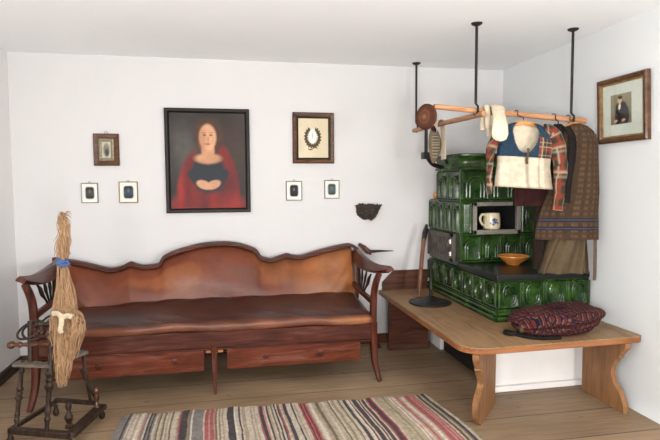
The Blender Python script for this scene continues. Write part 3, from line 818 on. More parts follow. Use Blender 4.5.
flatsock([(1.536, -1.15, 1.62), (1.536, -1.152, 1.70), (1.536, -1.168, 1.752), (1.536, -1.195, 1.752), (1.534, -1.212, 1.72), (1.532, -1.215, 1.66), (1.532, -1.215, 1.62)],
         [.016, .017, .018, .018, .017, .017, .008], .012, 'stocking', 'narrow cream stocking end left of the larger one')

# garments behind the jacket
def garment(name, lab, rows, yaw, c, mat, folds, fk, ph, col=None, cat=None, nu=110, nv=70):
    root = thing(name, lab, cat or name.split('_')[-1], (c[0], c[1], rows[0][0]))
    o = obj('cloth_body', loft(rows, yaw, c, nu, nv, folds=folds, fk=fk, ph=ph, col=col), mat, root, colattr=bool(col), smooth=80)
    return root
garment('blouse', 'dark maroon blouse hem showing under the cream jacket', [(1.16, 0, .115, .02), (1.4, 0, .11, .02), (1.58, 0, .10, .018), (1.63, 0, .05, .010)], -.1, (1.84, -1.195), MT['maroon'], .004, 9, 0)
garment('black_coat', 'black coat squeezed between plaid sleeve and brown checked dress', [(1.13, .01, .058, .022), (1.40, .005, .058, .024), (1.58, 0, .066, .024), (1.63, 0, .05, .018), (1.655, 0, .02, .010)], -.35, (1.982, -1.232), MT['black_cloth'], .006, 5, 2, cat='coat')
obj('lapel', MB().tube(catmull([(2.015, -1.275, 1.635), (2.035, -1.302, 1.56), (2.03, -1.308, 1.45), (2.01, -1.304, 1.30), (2.005, -1.300, 1.18)], 5), .024, 12, flat=.010, up=(1, 0, 0)), MT['black_cloth'], [o for o in bpy.data.objects if o.name == 'black_coat'][0])
DC = (2.092, -1.275)
def dresscol(u, v):
    z = .955 + (1.655 - .955) * v
    a = u * .62
    k1 = (a / .030) % 1; k2 = (z / .034) % 1
    c = rgb(70, 54, 39)
    if k1 < .5: c = mixc(c, rgb(54, 42, 34), .5)
    if k2 < .5: c = mixc(c, rgb(66, 50, 40), .45)
    if k1 > .5 and k2 > .5: c = mixc(c, rgb(100, 74, 46), .55)
    if .72 < k1 < .80: c = mixc(c, rgb(52, 52, 60), .5)
    for zz in (1.075, 1.022):
        if abs(z - zz) < .011: c = rgb(36, 36, 48)
        if abs(z - zz) < .004: c = rgb(66, 66, 76)
    return c
DR = thing('checked_dress', 'brown checked dress with two striped bands near the hem', 'dress', (DC[0], DC[1], .955))
rowsD = [(.955, -.055, .185, .028), (1.02, -.055, .184, .028), (1.12, -.045, .172, .028), (1.25, -.02, .150, .030), (1.45, .0, .118, .032), (1.55, .005, .110, .034), (1.61, .0, .085, .030), (1.64, -.005, .055, .02), (1.655, -.01, .02, .01)]
obj('cloth_body', loft(rowsD, -.30, DC, 220, 200, folds=.006, fk=6, ph=.5, col=dresscol), MT['cloth'], DR, colattr=True, smooth=80)
garment('khaki_skirt', 'khaki skirt hanging below the checked dress', [(.745, -.035, .150, .030), (.78, -.035, .145, .030), (1.0, -.01, .105, .024), (1.3, 0, .08, .012), (1.58, 0, .05, .008)], -.22, (2.072, -1.245), MT['khaki'], .016, 8, 1.2, cat='skirt')
garment('brown_skirt', 'dark brown skirt edge left of the khaki skirt', [(.775, -.01, .045, .016), (1.0, -.005, .045, .016), (1.25, 0, .045, .012), (1.55, 0, .03, .008)], -.1, (1.915, -1.19), MT['brown_cloth'], .005, 6, .3, cat='skirt')
m = MB().tube([(2.262, -1.20, 1.60), (2.268, -1.21, 1.2), (2.274, -1.215, .9), (2.276, -1.215, .74), (2.276, -1.213, .685)], .012, 8, flat=.003, up=(1, 0, 0))
tag(obj('fabric_strap', m, MT['strap'], loc=(2.262, -1.20, 1.60)), 'narrow woven strap dangling against the right wall beside the skirts', 'strap')

# round cap on the end of the pole
def capcol(t, r, h):
    k = r / .073
    pal = [(.16, rgb(186, 92, 68)), (.30, rgb(86, 92, 66)), (.42, rgb(120, 52, 40)), (.56, rgb(92, 96, 70)), (.70, rgb(112, 50, 40)), (.84, rgb(74, 62, 46)), (2, rgb(84, 46, 36))]
    if h < .022: return rgb(92, 62, 46)
    for e, c in pal:
        if k < e:
            return mixc(c, rgb(56, 40, 32), .35 if (int(t * 9) % 2) else 0)
ax = V((-.90, -.43, .03)).normalized()
pr = [(.072, 0), (.080, .004), (.085, .014), (.085, .026), (.080, .031)] + [(.080 * (1 - i / 12) + .001, .032 + .004 * i / 12) for i in range(1, 13)]
CAP = thing('cap', 'round red and green ringed cap hung on the left end of the pole', 'cap', V((1.185, -1.17, 1.690)))
cb = V((1.180, -1.170, 1.690))
obj('cap_body', MB().lathe([(r * .88, h) for r, h in pr], cb, ax, 64, capcol), MT['cloth'], CAP, colattr=True, smooth=50)
obj('tassel', MB().tube(catmull([(1.195, -1.195, 1.632), (1.203, -1.205, 1.612), (1.201, -1.205, 1.604)], 3), .013, 8), MT['maroon'], CAP)
# slipper and cloth on the cross pole
def slipcol(u, v):
    s = abs(math.cos(2 * PI * u))
    c = rgb(112, 98, 78)
    if 0.2 < v < .85 and s < .55: c = rgb(84, 78, 68)
    if 0.2 < v < .85 and s < .6 and int(v * 26) % 2: c = rgb(150, 136, 112)
    return c
SC = V((1.440, -.60, 1.575))
def slip(u, v):
    a = 2 * PI * u; t = v
    w = .05 * math.sin(PI * (t * .93 + .035)) ** .7 * (1 - .12 * t)
    z = .128 - .26 * t
    ca, sa = math.cos(a), math.sin(a)
    return SC + V((w * ca, -.006 - .022 * math.sin(PI * t) * sa, z)) + V((0.012 * math.sin(t * 3), 0, 0))
tag(obj('slipper', MB().grid(slip, 40, 50, cu=True, col=slipcol), MT['cloth'], loc=SC + V((0, 0, .128)), colattr=True, smooth=80), 'grey-brown patterned slipper hanging toe down from the cross pole', 'slipper')
pts = [(1.512, -.56, 1.50), (1.512, -.565, 1.62), (1.506, -.575, 1.705), (1.49, -.59, 1.742), (1.47, -.605, 1.742), (1.46, -.61, 1.72)]
pts = [(1.515, -.61, 1.47), (1.515, -.605, 1.6), (1.512, -.60, 1.69), (1.502, -.60, 1.735), (1.484, -.595, 1.742), (1.464, -.59, 1.73), (1.456, -.59, 1.66)]
tag(obj('linen_strip', MB().tube(catmull(pts, 5), .042, 14, flat=.006, up=(0, 1, 0)), MT['cream'], loc=pts[3]), 'pale linen strip draped over the cross pole behind the slipper', 'cloth')

# ------------------------------------------------------------------ pictures
def frame_ring(mb, x0, x1, z0, z1, prof):
    """moulding: prof = list of (inset, depth from wall)"""
    vs = []
    for i, d in prof:
        vs += [(x0 + i, -d, z0 + i), (x1 - i, -d, z0 + i), (x1 - i, -d, z1 - i), (x0 + i, -d, z1 - i)]
    n = len(prof)
    fs = [(k*4+j, k*4+(j+1)%4, ((k+1)%n)*4+(j+1)%4, ((k+1)%n)*4+j) for k in range(n) for j in range(4)]
    return mb.put(vs, fs)
def sheet(x0, x1, z0, z1, y, fn, nx, nz):
    m = MB().grid(lambda u, v: V((x0 + (x1 - x0) * u, y, z0 + (z1 - z0) * v)), nx, nz, col=fn)
    m.grid(lambda u, v: V((x0 + (x1 - x0) * u, y + .003, z0 + (z1 - z0) * v)), 1, 1, col=lambda u, v: (.2, .2, .2, 1))
    return m
def ell(u, v, cx, cy, rx, ry, rot=0.0, soft=.25):
    dx, dy = u - cx, v - cy
    c, s = math.cos(rot), math.sin(rot)
    d = math.hypot((dx * c + dy * s) / rx, (-dx * s + dy * c) / ry)
    return 1 - sm(1 - soft, 1 + soft, d)
FR = [(0, .002), (0, .026), (.004, .032)]
# large painting: a plain portrait study in the same dark, red and flesh colours
def paintfn(u, v):
    a = .79
    c = mixc(rgb(52, 46, 42), rgb(34, 28, 25), vnoise(u * 4, v * 5))
    c = mixc(c, rgb(92, 86, 80), .55 * ell(u, v, .20, .62, .16, .22, .3, .8))
    c = mixc(c, rgb(70, 44, 28), .5 * ell(u, v, .86, .62, .14, .3, 0, .8))
    # red mantle
    k = max(ell(u, v, .76, .34, .12, .33, .30, .2), ell(u, v, .50, .05, .46, .16, 0, .25), ell(u, v, .24, .30, .12, .30, -.30, .3))
    c = mixc(c, mixc(rgb(164, 36, 26), rgb(74, 16, 15), vnoise(u * 9, v * 4)), k)
    c = mixc(c, rgb(26, 32, 40), ell(u, v, .50, .38, .22, .22, 0, .2))
    # neck, hair, face
    c = mixc(c, rgb(70, 44, 28), ell(u, v, .51, .77, .19, .18, 0, .2))
    c = mixc(c, rgb(190, 138, 102), max(ell(u, v, .50, .60, .085, .13, 0, .2), ell(u, v, .50, .525, .17, .055, 0, .3)))
    c = mixc(c, rgb(208, 156, 118), ell(u, v, .50, .745, .112, .135, 0, .16))
    c = mixc(c, rgb(150, 96, 70), .5 * ell(u, v, .43, .72, .045, .11, 0, .6))
    for ex in (.458, .542): c = mixc(c, rgb(70, 42, 32), .8 * ell(u, v, ex, .768, .022, .010, 0, .4)); c = mixc(c, rgb(96, 62, 42), .6 * ell(u, v, ex, .792, .030, .005, 0, .5))
    c = mixc(c, rgb(150, 66, 54), .8 * ell(u, v, .50, .675, .034, .010, 0, .4))
    c = mixc(c, rgb(166, 110, 82), .6 * ell(u, v, .505, .722, .014, .034, 0, .5))
    # sleeves meeting in the lap, folded hands
    c = mixc(c, rgb(30, 34, 42), max(ell(u, v, .36, .32, .14, .07, -.5, .2), ell(u, v, .64, .32, .14, .07, .5, .2)))
    c = mixc(c, rgb(196, 146, 112), max(ell(u, v, .44, .25, .10, .045, -.25, .2), ell(u, v, .56, .25, .10, .045, .25, .2)))
    return c
P = thing('painting', 'large dark oil portrait of a woman in red mantle, above the sofa', 'painting', (-.12, 0, 1.09))
m = frame_ring(MB(), -.43, .192, 1.092, 1.872, [(0, .002), (0, .030), (.006, .034), (.022, .034), (.030, .026), (.034, .020), (.034, .002)])
obj('frame', m, MT['frame_dark'], P, smooth=0)
obj('canvas', sheet(-.40, .162, 1.122, 1.842, -.018, paintfn, 120, 150), MT['paint'], P, colattr=True, smooth=0)
# ornate small frame
def icon(u, v):
    c = rgb(192, 184, 160)
    c = mixc(c, rgb(104, 112, 98), ell(u, v, .5, .48, .33, .40, 0, .3))
    c = mixc(c, rgb(150, 120, 96), ell(u, v, .5, .72, .13, .12, 0, .3))
    c = mixc(c, rgb(62, 60, 56), ell(u, v, .55, .34, .2, .2, .4, .4))
    return c
P = thing('framed_picture', 'small picture in a wide brown frame with beaded border, left of painting', 'picture', (-.84, 0, 1.445))
obj('frame', frame_ring(MB(), -.928, -.752, 1.446, 1.678, [(0, .002), (0, .022), (.006, .028), (.030, .024), (.038, .018), (.038, .002)]), MT['frame_brown'], P, smooth=0)
obj('beaded_border', frame_ring(MB(), -.892, -.788, 1.482, 1.642, [(0, .012), (0, .022), (.010, .026), (.022, .020), (.022, .012)]), MT['pewter'], P, smooth=0)
obj('print', sheet(-.872, -.808, 1.50, 1.624, -.013, icon, 30, 50), MT['print'], P, colattr=True, smooth=0)
obj('hanging_ring', MB().tube([(-.84 + .010 * math.cos(t), -.010, 1.686 + .010 * math.sin(t)) for t in [PI * 2 * i / 14 for i in range(15)]], .002, 6), MT['gold'], P)
# wreath picture
def wreath(u, v):
    c = mixc(rgb(214, 200, 172), rgb(202, 186, 156), vnoise(u * 3, v * 3))
    dx, dy = (u - .48) / .27, (v - .52) / .27
    d = math.hypot(dx, dy); a = math.atan2(dy, dx)
    if .60 + .05 * math.sin(a * 17) < d < .98 + .07 * math.sin(a * 21 + 1) and not (1.2 < a < 1.95): c = mixc(rgb(58, 52, 40), rgb(84, 72, 50), vnoise(u * 40, v * 40))
    c = mixc(c, rgb(240, 238, 230), ell(u, v, .48, .55, .115, .17, 0, .12))
    c = mixc(c, rgb(150, 146, 138), .6 * ell(u, v, .48, .56, .03, .10, 0, .4))
    if abs(v - .245 - .03 * math.sin((u - .48) * 20)) < .016 and abs(u - .48) < .15: c = rgb(110, 84, 52)
    return c
P = thing('framed_picture', 'cream picture of a dark oval wreath in brown frame, right of painting', 'picture', (.686, 0, 1.464))
obj('frame', frame_ring(MB(), .523, .849, 1.464, 1.858, [(0, .002), (0, .026), (.008, .034), (.026, .030), (.034, .020)] + [(.034, .002)]), MT['frame_brown'], P, smooth=0)
obj('gilt_slip', frame_ring(MB(), .556, .816, 1.497, 1.825, [(0, .012), (0, .022), (.012, .018), (.012, .012)]), MT['frame_dark'], P, smooth=0)
obj('print', sheet(.562, .810, 1.503, 1.819, -.013, wreath, 80, 100), MT['print'], P, colattr=True, smooth=0)
# four miniatures
def mini(u, v, tone):
    c = rgb(226, 222, 212)
    b = .5 if tone != 1 else .47
    dx = abs(u - .5) / .27; dy = abs(v - .50) / .30
    d = (dx ** 5 + dy ** 5) ** .2
    t = [rgb(66, 66, 64), rgb(60, 68, 84), rgb(40, 42, 46), rgb(76, 92, 96)][tone]
    if d < 1:
        c = mixc(t, tuple(x * .5 for x in t[:3]) + (1,), sm(.2, .9, dy))
        c = mixc(c, rgb(128, 126, 120), .5 * ell(u, v, .5, .58, .07, .09, 0, .5))
    elif d < 1.12: c = mixc(c, rgb(120, 116, 108), .5)
    return c
for k, (a, b, z0, z1, mt, lab) in enumerate(((-1.024, -.908, 1.176, 1.322, 'grey_metal', 'leftmost of the four miniatures, thin grey rim, dark square portrait'),
        (-.764, -.632, 1.174, 1.330, 'gold', 'gilt-rimmed miniature below the brown beaded frame'),
        (.468, .594, 1.176, 1.328, 'grey_metal', 'thin-rimmed miniature directly below the wreath picture, nearer the sofa middle'),
        (.772, .893, 1.188, 1.333, 'grey_metal', 'rightmost miniature, grey-green portrait, above the dark wall basket'))):
    P = thing('miniature', lab, 'picture', ((a + b) / 2, 0, z0), 'small framed miniatures on the back wall')
    obj('frame', frame_ring(MB(), a, b, z0, z1, [(0, .002), (0, .012), (.002, .014), (.006, .012), (.006, .002)]), MT[mt], P, smooth=0)
    obj('print', sheet(a + .004, b - .004, z0 + .004, z1 - .004, -.006, lambda u, v, k=k: mini(u, v, k), 40, 48), MT['print'], P, colattr=True, smooth=0)
    obj('hanging_ring', MB().tube([((a + b) / 2 + .006 * math.cos(t), -.008, z1 + .006 + .006 * math.sin(t)) for t in [PI * 2 * i / 12 for i in range(13)]], .0015, 6), MT['grey_metal'], P)
# portrait on the right wall (tilts forward a little)
def portrait(u, v):
    c = rgb(196, 202, 190)
    if .20 < u < .72 and .22 < v < .80:
        a, b = (u - .20) / .52, (v - .22) / .58
        c = mixc(rgb(104, 100, 78), rgb(136, 130, 100), b)
        k = max(ell(a, b, .55, .28, .34, .42, 0, .12), ell(a, b, .52, .55, .26, .20, 0, .15))
        c = mixc(c, rgb(34, 34, 36), k)
        c = mixc(c, rgb(222, 214, 196), ell(a, b, .44, .58, .05, .10, -.2, .3))
        c = mixc(c, rgb(196, 160, 122), ell(a, b, .45, .78, .095, .11, 0, .15))
        c = mixc(c, rgb(44, 36, 30), ell(a, b, .47, .875, .11, .06, -.1, .2))
        for q in ((.25, .12), (.62, .13)): c = mixc(c, rgb(188, 150, 114), ell(a, b, q[0], q[1], .09, .045, .2, .2))
    return c
P = thing('portrait_picture', 'framed portrait of a seated man in black on the right wall', 'picture', (XR, -1.415, 1.54))
R1 = lambda mb: mb.map(lambda p: V((XR - .004 + p.y - (p.z - 1.54) * .045, -p.x, p.z)))
obj('frame', R1(frame_ring(MB(), 1.215, 1.615, 1.535, 1.915, [(0, .002), (0, .024), (.008, .032), (.024, .028), (.032, .018), (.032, .002)])), MT['frame_brown'], P, smooth=0)
obj('gilt_slip', R1(frame_ring(MB(), 1.245, 1.585, 1.565, 1.885, [(0, .012), (0, .024), (.010, .020), (.010, .012)])), MT['gold'], P, smooth=0)
obj('print', R1(sheet(1.252, 1.578, 1.572, 1.878, -.013, portrait, 90, 100)), MT['print'], P, colattr=True, smooth=0)
obj('glass_pane', R1(MB().box((1.252, -.0185, 1.572), (1.578, -.0165, 1.878))), MT['glass'], P, smooth=0)

# dark basket on the wall and iron spike above the sofa arm
def bask(u, v):
    a = PI * u; t = v
    r = .100 * math.sqrt(max(.02, 1 - .96 * t ** 2)); z = 1.135 - .118 * t
    n = .016 * (vnoise(u * 14, v * 9) - .5)
    return V((1.128 + (r + n) * math.cos(a) + .012 * math.sin(5 * u) * t, -.004 - (.085 * (1 - .5 * t ** 2) + n) * math.sin(a), z + .004 * math.sin(u * 17) * (1 - t) + .010 * math.sin(u * 9 + 1) * t))
BK = thing('wall_basket', 'dark shrivelled half-round wall basket hanging right of the miniatures', 'basket', (1.128, 0, 1.01))
m = MB().grid(bask, 60, 30); m.grid(lambda u, v: bask(u, v) + V((-.2 * (bask(u, v).x - 1.128), .012, .006)), 60, 30)
m.put([bask(i / 20, 1) for i in range(21)], [tuple(range(21))])
obj('basket_body', m, MT['wickerdark'], BK, smooth=70)
m = MB()
for k in range(14):
    a = random.uniform(-.09, .09)
    m.tube([(1.128 + a, -.02 - random.uniform(0, .05), 1.10), (1.128 + a * 1.1 + random.uniform(-.02, .02), -.03, 1.13 + random.uniform(0, .022))], .006, 6)
obj('dried_stems', m, MT['wheelred'], BK)
m = MB().tube(catmull([(1.055, -.012, .815), (1.075, -.04, .80), (1.10, -.06, .775), (1.122, -.065, .758), (1.138, -.065, .748)], 4), [.016] * 5 + [.021] * 7 + [.016] * 5, 12)
SP = thing('iron_spike', 'dark spike in a knobbly wooden holder on the wall above the sofa arm', 'spike', (1.04, 0, .80))
obj('wooden_holder', m, MT['wheelred'], SP)
obj('spike', MB().tube([(1.125, -.065, .762), (1.20, -.06, .763), (1.33, -.055, .760)], [.013, .010, .002], 8), MT['iron'], SP)
obj('wall_pin', MB().tube([(1.065, 0, .808), (1.065, -.03, .808)], .008, 8), MT['iron'], SP)

# ------------------------------------------------------------------ rag rug
pal = {'g': rgb(132, 124, 120), 'd': rgb(72, 66, 66), 'c': rgb(196, 182, 164), 'b': rgb(170, 152, 130), 'r': rgb(164, 92, 90), 'p': rgb(186, 136, 126), 'o': rgb(114, 107, 84),
       'n': rgb(66, 64, 72), 'w': rgb(214, 202, 184), 'y': rgb(176, 162, 136), 'm': rgb(104, 52, 58), 't': rgb(144, 126, 102)}
seq = 'ggggdgcbccbcwcpgcdgdgcbocyocbcocccbrndddtgwggggggcrrprrpoctcbccnddnwccdcbbcccbcbccrndpcdbcocncdrcbndcccncbccrmrmrbcwcbbooyyccyyocytycyoccndcwmcnddcmcddcrmnmrcyyybyytyyywpwcprpywcprrrprprcodytndcyt'
def rugcol(u, v):
    k = u * len(seq) + .5 * (vnoise(u * 30, v * 12) - .5)
    ch = seq[max(0, min(len(seq) - 1, int(k)))]
    return mixc(pal[ch], (.12, .10, .09, 1), .35 * vnoise(u * 400, v * 160))
def rugfn(u, v):
    x = -.575 + 1.785 * u; y = -1.085 - 1.25 * v
    x += .010 * math.sin(y * 7) + (u - .5) * .18 * v; y += -.075 * (u - .30) * (1 - v) + .008 * math.sin(u * 40) + .006 * math.sin(u * 97) + (-.03 * u)*0
    return V((x, y, .007 + .003 * vnoise(u * 60, v * 30) + .006 * max(0, vnoise(u * 9, v * 5) - .6)))
m = MB().grid(rugfn, 560, 60, col=rugcol)
m.v += [rugfn(0, 0) * 1, rugfn(1, 0) * 1, rugfn(1, 1) * 1, rugfn(0, 1) * 1]
for i in range(1, 5): m.v[-i] = V((m.v[-i].x, m.v[-i].y, .001))
m.c += [(.3, .3, .3, 1)] * 4
b = len(m.v) - 4; m.f.append((b, b + 3, b + 2, b + 1))
nU = 561
edge = [i for i in range(nU)]
for rowi in (0, 60):
    base = [len(m.v) + i for i in range(nU)]
    m.v += [V((m.v[rowi * nU + i].x, m.v[rowi * nU + i].y, .001)) for i in range(nU)]; m.c += [m.c[rowi * nU + i] for i in range(nU)]
    m.f += [(rowi * nU + i, rowi * nU + i + 1, base[i + 1], base[i]) for i in range(nU - 1)]
tag(obj('rag_rug', m, MT['rug'], loc=(.33, -1.6, 0), colattr=True, smooth=70), 'multicoloured striped rag rug on the floor in front of the sofa', 'rug')

# ------------------------------------------------------------------ spinning wheel
W = thing('spinning_wheel', 'small upright dark wooden spinning wheel frame at the left', 'spinning wheel', (-.9, -1.2, 0))
A, B_, C_, D_ = V((-1.09, -1.275, .07)), V((-.775, -1.40, .07)), V((-.70, -1.06, .07)), V((-.965, -.965, .07))
def turned(p, q, r=.011, seed=0):
    """lathe-turned spindle with beads"""
    p, q = V(p), V(q); L = (q - p).length; pr = []
    N = 48
    for i in range(N + 1):
        t = i / N
        k = .8 + .25 * math.sin(PI * t) ** 2
        for b, w, h in ((.12, .018, .5), (.2, .03, .35), (.45, .022, .75), (.52, .018, .45), (.58, .022, .7), (.85, .02, .5)):
            k += h * math.exp(-((t - b) / w) ** 2)
        pr.append((r * k, L * t))
    return MB().lathe([(.001, 0)] + pr + [(.001, L)], p, q - p, 14)
obj('front_rail', MB().sweep4([A, B_], .017, .016, (0, 0, 1)), MT['wheelwood'], W, smooth=0)
obj('treadle_board', MB().sweep4([B_, C_], .030, .013, (0, 0, 1)), MT['wheelwood'], W, smooth=0)
obj('rear_rail', MB().sweep4([C_ + V((-.03, .0, .02)), D_ + V((0, 0, .02))], .011, .011, (0, 0, 1)), MT['wheelwood'], W, smooth=0)
obj('side_rail', MB().sweep4([A, D_ + V((0, 0, .01))], .011, .011, (0, 0, 1)), MT['wheelwood'], W, smooth=0)
for p in (A, B_, C_, D_):
    obj('foot', MB().lathe([(.001, 0), (.010, 0), (.016, .012), (.017, .026), (.011, .036), (.010, .058), (.001, .058)], (p.x, p.y, 0), (0, 0, 1), 12), MT['wheelwood'], W)
pc = A.lerp(B_, .62)
lt = V((-1.02, -1.265, .42)); ct = V((-.87, -1.29, .56))
obj('post', turned(A + V((.03, -.008, .01)), lt, .011), MT['wheelwood'], W)
obj('post', turned(pc + V((0, 0, .01)), ct, .013), MT['wheelwood'], W, label='thicker middle post carrying the distaff')
for p, q in ((C_ + V((-.055, .0, .02)), V((-.785, -1.10, .42))), (C_ + V((-.02, .0, .02)), V((-.79, -1.10, .30)))):
    obj('post', MB().tube([p, q], .008, 10), MT['wheelwood'], W)
obj('table_bar', MB().sweep4([lt + V((-.03, 0, -.012)), V((-.90, -1.30, .40)), V((-.77, -1.11, .40))], .035, .009, (0, 0, 1)), MT['wheelgrey'], W, smooth=0, label='grey worn cross bar')
obj('tension_handle', MB().lathe([(.001, 0), (.014, .002), (.020, .014), (.020, .024), (.010, .036), (.009, .05), (.015, .058), (.015, .066), (.009, .074), (.012, .11), (.017, .13), (.010, .15), (.016, .17), (.016, .24), (.001, .242)], (-1.095, -1.24, .498), (.98, -.18, .02), 16), MT['wheelred'], W, label='reddish turned handle with a ball end')
m = MB()
for k, (cx_, cz_, r1, r2, ti) in enumerate(((-.98, .575, .060, .034, .5), (-.965, .565, .050, .028, -.3), (-.90, .59, .040, .040, .2))):
    m.tube([(cx_ + r1 * math.cos(t), -1.26 + .05 * math.sin(t), cz_ + r2 * math.sin(t + ti)) for t in [PI * 2 * i / 28 for i in range(29)]], .006, 8)
obj('flyer', m, MT['wheelwood'], W)
obj('bobbin', MB().lathe([(.001, 0), (.022, 0), (.022, .008), (.012, .01), (.012, .09), (.024, .092), (.024, .10), (.006, .104), (.006, .19), (.001, .19)], (-.96, -1.25, .60), (.95, .2, -.1), 16), MT['wheelwood'], W)
obj('upright_stub', MB().tube([(-.985, -1.265, .41), (-.98, -1.26, .62)], .012, 10).tube([(-.86, -1.27, .41), (-.85, -1.26, .62)], .010, 10), MT['wheelwood'], W)
obj('finial', MB().lathe([(.001, 0), (.020, 0), (.020, .012), (.010, .02), (.018, .04), (.022, .055), (.012, .075), (.009, .09), (.014, .10), (.016, .112), (.010, .125), (.001, .13)], (-.795, -1.335, .083), (0, 0, 1), 16), MT['wheelwood'], W)
obj('finial', MB().lathe([(.001, 0), (.016, 0), (.014, .012), (.008, .03), (.015, .05), (.010, .07), (.016, .085), (.014, .10), (.005, .112), (.001, .115)], (-.715, -1.10, .083), (0, 0, 1), 16), MT['wheelred'], W, label='reddish knob at the far end of the treadle board')
dtop = V((-.831, -1.18, 1.15))
obj('distaff', MB().tube([ct + V((.0, .0, -.03)), V((-.829, -1.225, .90)), dtop], [.010, .009, .006], 8), MT['wheelwood'], W)
# flax
F = thing('flax_bundle', 'tall bundle of blond flax tied with blue ribbon on the distaff', 'flax', (-.86, -1.20, .30))
axis = [(.285, -.838, .010), (.31, -.838, .020), (.388, -.830, .034), (.466, -.822, .050), (.543, -.806, .074), (.618, -.812, .064), (.693, -.817, .050), (.768, -.817, .041), (.844, -.822, .029), (.895, -.829, .019), (.925, -.829, .018), (.960, -.824, .027), (1.021, -.822, .031), (1.06, -.818, .022), (1.093, -.819, .027), (1.145, -.829, .022), (1.166, -.832, .012)]
ax_ = [(a, b) for a, b, c in axis]; ar_ = [(a, c) for a, b, c in axis]
FY = lambda z: -1.28 + .10 * max(0, min(1, (z - .55) / .61))
ax_ = [(a, b) for a, b, c in axis]; ar_ = [(a, c) for a, b, c in axis]
def flaxfn(u, v):
    z = .29 + .875 * v; a = 2 * PI * u
    r = .88 * interp(ar_, z) * (.52 + .26 * vnoise(u * 26, z * 5) + .14 * math.sin(a * 3 + z * 9))
    y = FY(z)
    return V((interp(ax_, z) + r * math.cos(a), y + .72 * r * math.sin(a), z))
m = MB().grid(flaxfn, 60, 70, cu=True)
m.f.append(tuple(range(60))[::-1]); m.f.append(tuple(70 * 60 + i for i in range(60)))
obj('core', m, MT['flax'], F, smooth=80)
m = MB()
for k in range(620):
    a = random.uniform(0, 2 * PI); upper = random.random() < .22
    z1 = random.uniform(.93, 1.165) if upper else random.uniform(.62, .90)
    z0 = random.uniform(.88, z1 - .03) if upper else random.uniform(.27, .60)
    f = random.uniform(.5, 1.08); wob = random.uniform(-.02, .02); pts = []
    for i in range(9):
        t = i / 8; z = z1 + (z0 - z1) * t
        r = interp(ar_, z) * (.9 + (f - .9) * (.3 + .7 * t)) + .006 * math.sin(t * 7 + k)
        y = FY(z)
        aa = a + .5 * math.sin(t * 2 + k) * .4
        pts.append((interp(ax_, z) + r * math.cos(aa) + wob * t, y + .75 * r * math.sin(aa), z))
    m.tube(pts, [.0022] * 8 + [.0008], 4, cap=False)
for k in range(150):            # bushy mass slipping out at the right below the band
    a = random.uniform(-.9, 1.2); z1 = random.uniform(.60, .68); d = random.uniform(.03, .085)
    z2 = random.uniform(.42, .56)
    b = V((-.80 + .04 * math.cos(a), -1.30 + .03 * math.sin(a), z1))
    m.tube(catmull([b, b + V((d * .7 * math.cos(a), -.03, -.02)), V((-.80 + d * math.cos(a * .6), -1.32 + .03 * math.sin(a * 3), (z1 + z2) / 2)), V((-.80 + d * .6 * math.cos(a), -1.31, z2))], 3), [.0024] * 9 + [.001], 4, cap=False)
for k in range(40):             # loose tuft at the top
    a = random.uniform(0, 2 * PI); b = V((-.830, -1.18, 1.14))
    e = b + V((.035 * math.cos(a) + .01, .03 * math.sin(a), random.uniform(-.04, .035)))
    m.tube([b, b.lerp(e, .6) + V((0, 0, .012)), e], [.002, .0016, .0008], 4, cap=False)
obj('loose_fibres', m, MT['flax'], F, smooth=80)['kind'] = 'stuff'
m = MB()
for z in (.896, .908, .920):
    m.tube([(-.829 + .024 * math.cos(t), -1.222 + .020 * math.sin(t), z + .006 * math.sin(t * 2)) for t in [PI * 2 * i / 24 for i in range(25)]], .008, 8)
m.tube(catmull([(-.825, -1.245, .908), (-.80, -1.255, .915), (-.79, -1.25, .90), (-.818, -1.247, .902)], 4), .007, 6)
obj('blue_ribbon', m, MT['ribbon_blue'], F)
BO = V((.035, 0, 0))
m = MB().tube(catmull([(-.885, -1.335, .668), (-.86, -1.348, .672), (-.835, -1.355, .655), (-.815, -1.357, .66), (-.79, -1.345, .65)], 5), .013, 10, flat=.007, up=(0, 0, 1))
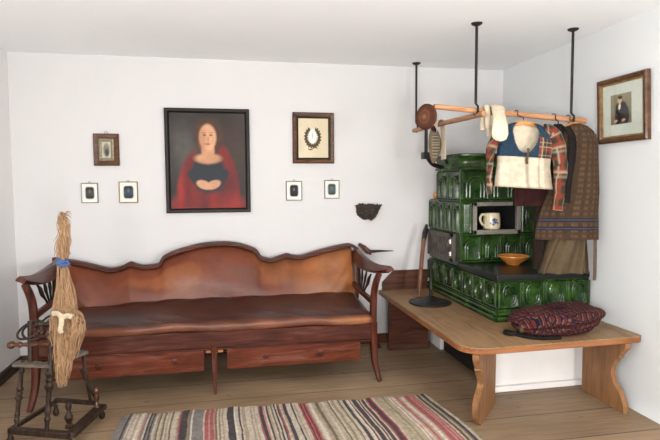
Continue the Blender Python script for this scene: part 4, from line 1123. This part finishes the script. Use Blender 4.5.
m.tube(catmull([(-.84, -1.354, .655), (-.838, -1.364, .625), (-.846, -1.362, .595), (-.842, -1.355, .575)], 5), .012, 10, flat=.004, up=(1, 0, 0))
m.map(lambda p: p + BO)
obj('white_band', m, MT['linen'], F, label='off-white cloth band tied around the flax')

# ------------------------------------------------------------------ light
def area(name, loc, target, size, power, color):
    l = bpy.data.lights.new(name, 'AREA'); l.shape = 'SQUARE'; l.size = size; l.energy = power; l.color = color
    o = bpy.data.objects.new(name, l); COL.objects.link(o); o.location = loc
    o.rotation_euler = (V(target) - V(loc)).to_track_quat('-Z', 'Y').to_euler()
    return o
area('softbox_left', (-1.15, -5.1, 1.3), (1.6, -.4, 1.5), .75, 66, (.985, 1, 1))
area('softbox_right', (1.95, -5.1, 1.3), (-.9, -.4, 1.5), .65, 66, (.985, 1, 1))
area('ceiling_fill', (.3, -4.7, .9), (.3, -4.0, 2.24), .6, 104, (.985, 1, 1))  # unseen lamp, added to brighten the ceiling
w = bpy.data.worlds.new('room_ambient'); bpy.context.scene.world = w; w.use_nodes = True
w.node_tree.nodes['Background'].inputs[0].default_value = (1, .995, .99, 1)
w.node_tree.nodes['Background'].inputs[1].default_value = 0.3

# ------------------------------------------------------------------ camera
cam = bpy.data.cameras.new('camera'); co = bpy.data.objects.new('camera', cam); COL.objects.link(co)
cam.sensor_width = 36; cam.sensor_fit = 'HORIZONTAL'; cam.lens = 534 / 660 * 36
yaw, pit, rol = (math.radians(a) for a in (11.1, 3.82, -.377))
fw = V((math.sin(yaw) * math.cos(pit), math.cos(yaw) * math.cos(pit), -math.sin(pit)))
rt = V((math.cos(yaw), -math.sin(yaw), 0)); up_ = rt.cross(fw)
r2 = rt * math.cos(rol) + up_ * math.sin(rol); u2 = r2.cross(fw)
M = Matrix((r2, u2, -fw)).transposed().to_4x4(); M.translation = V((0, -4.165, 1.30))
co.matrix_world = M; cam.clip_start = .05
sc = bpy.context.scene; sc.camera = co
sc.view_settings.view_transform = 'Standard'; sc.view_settings.look = 'None'
sc.view_settings.exposure = 0.0; sc.view_settings.gamma = 1.0; sc.view_settings.use_curve_mapping = False
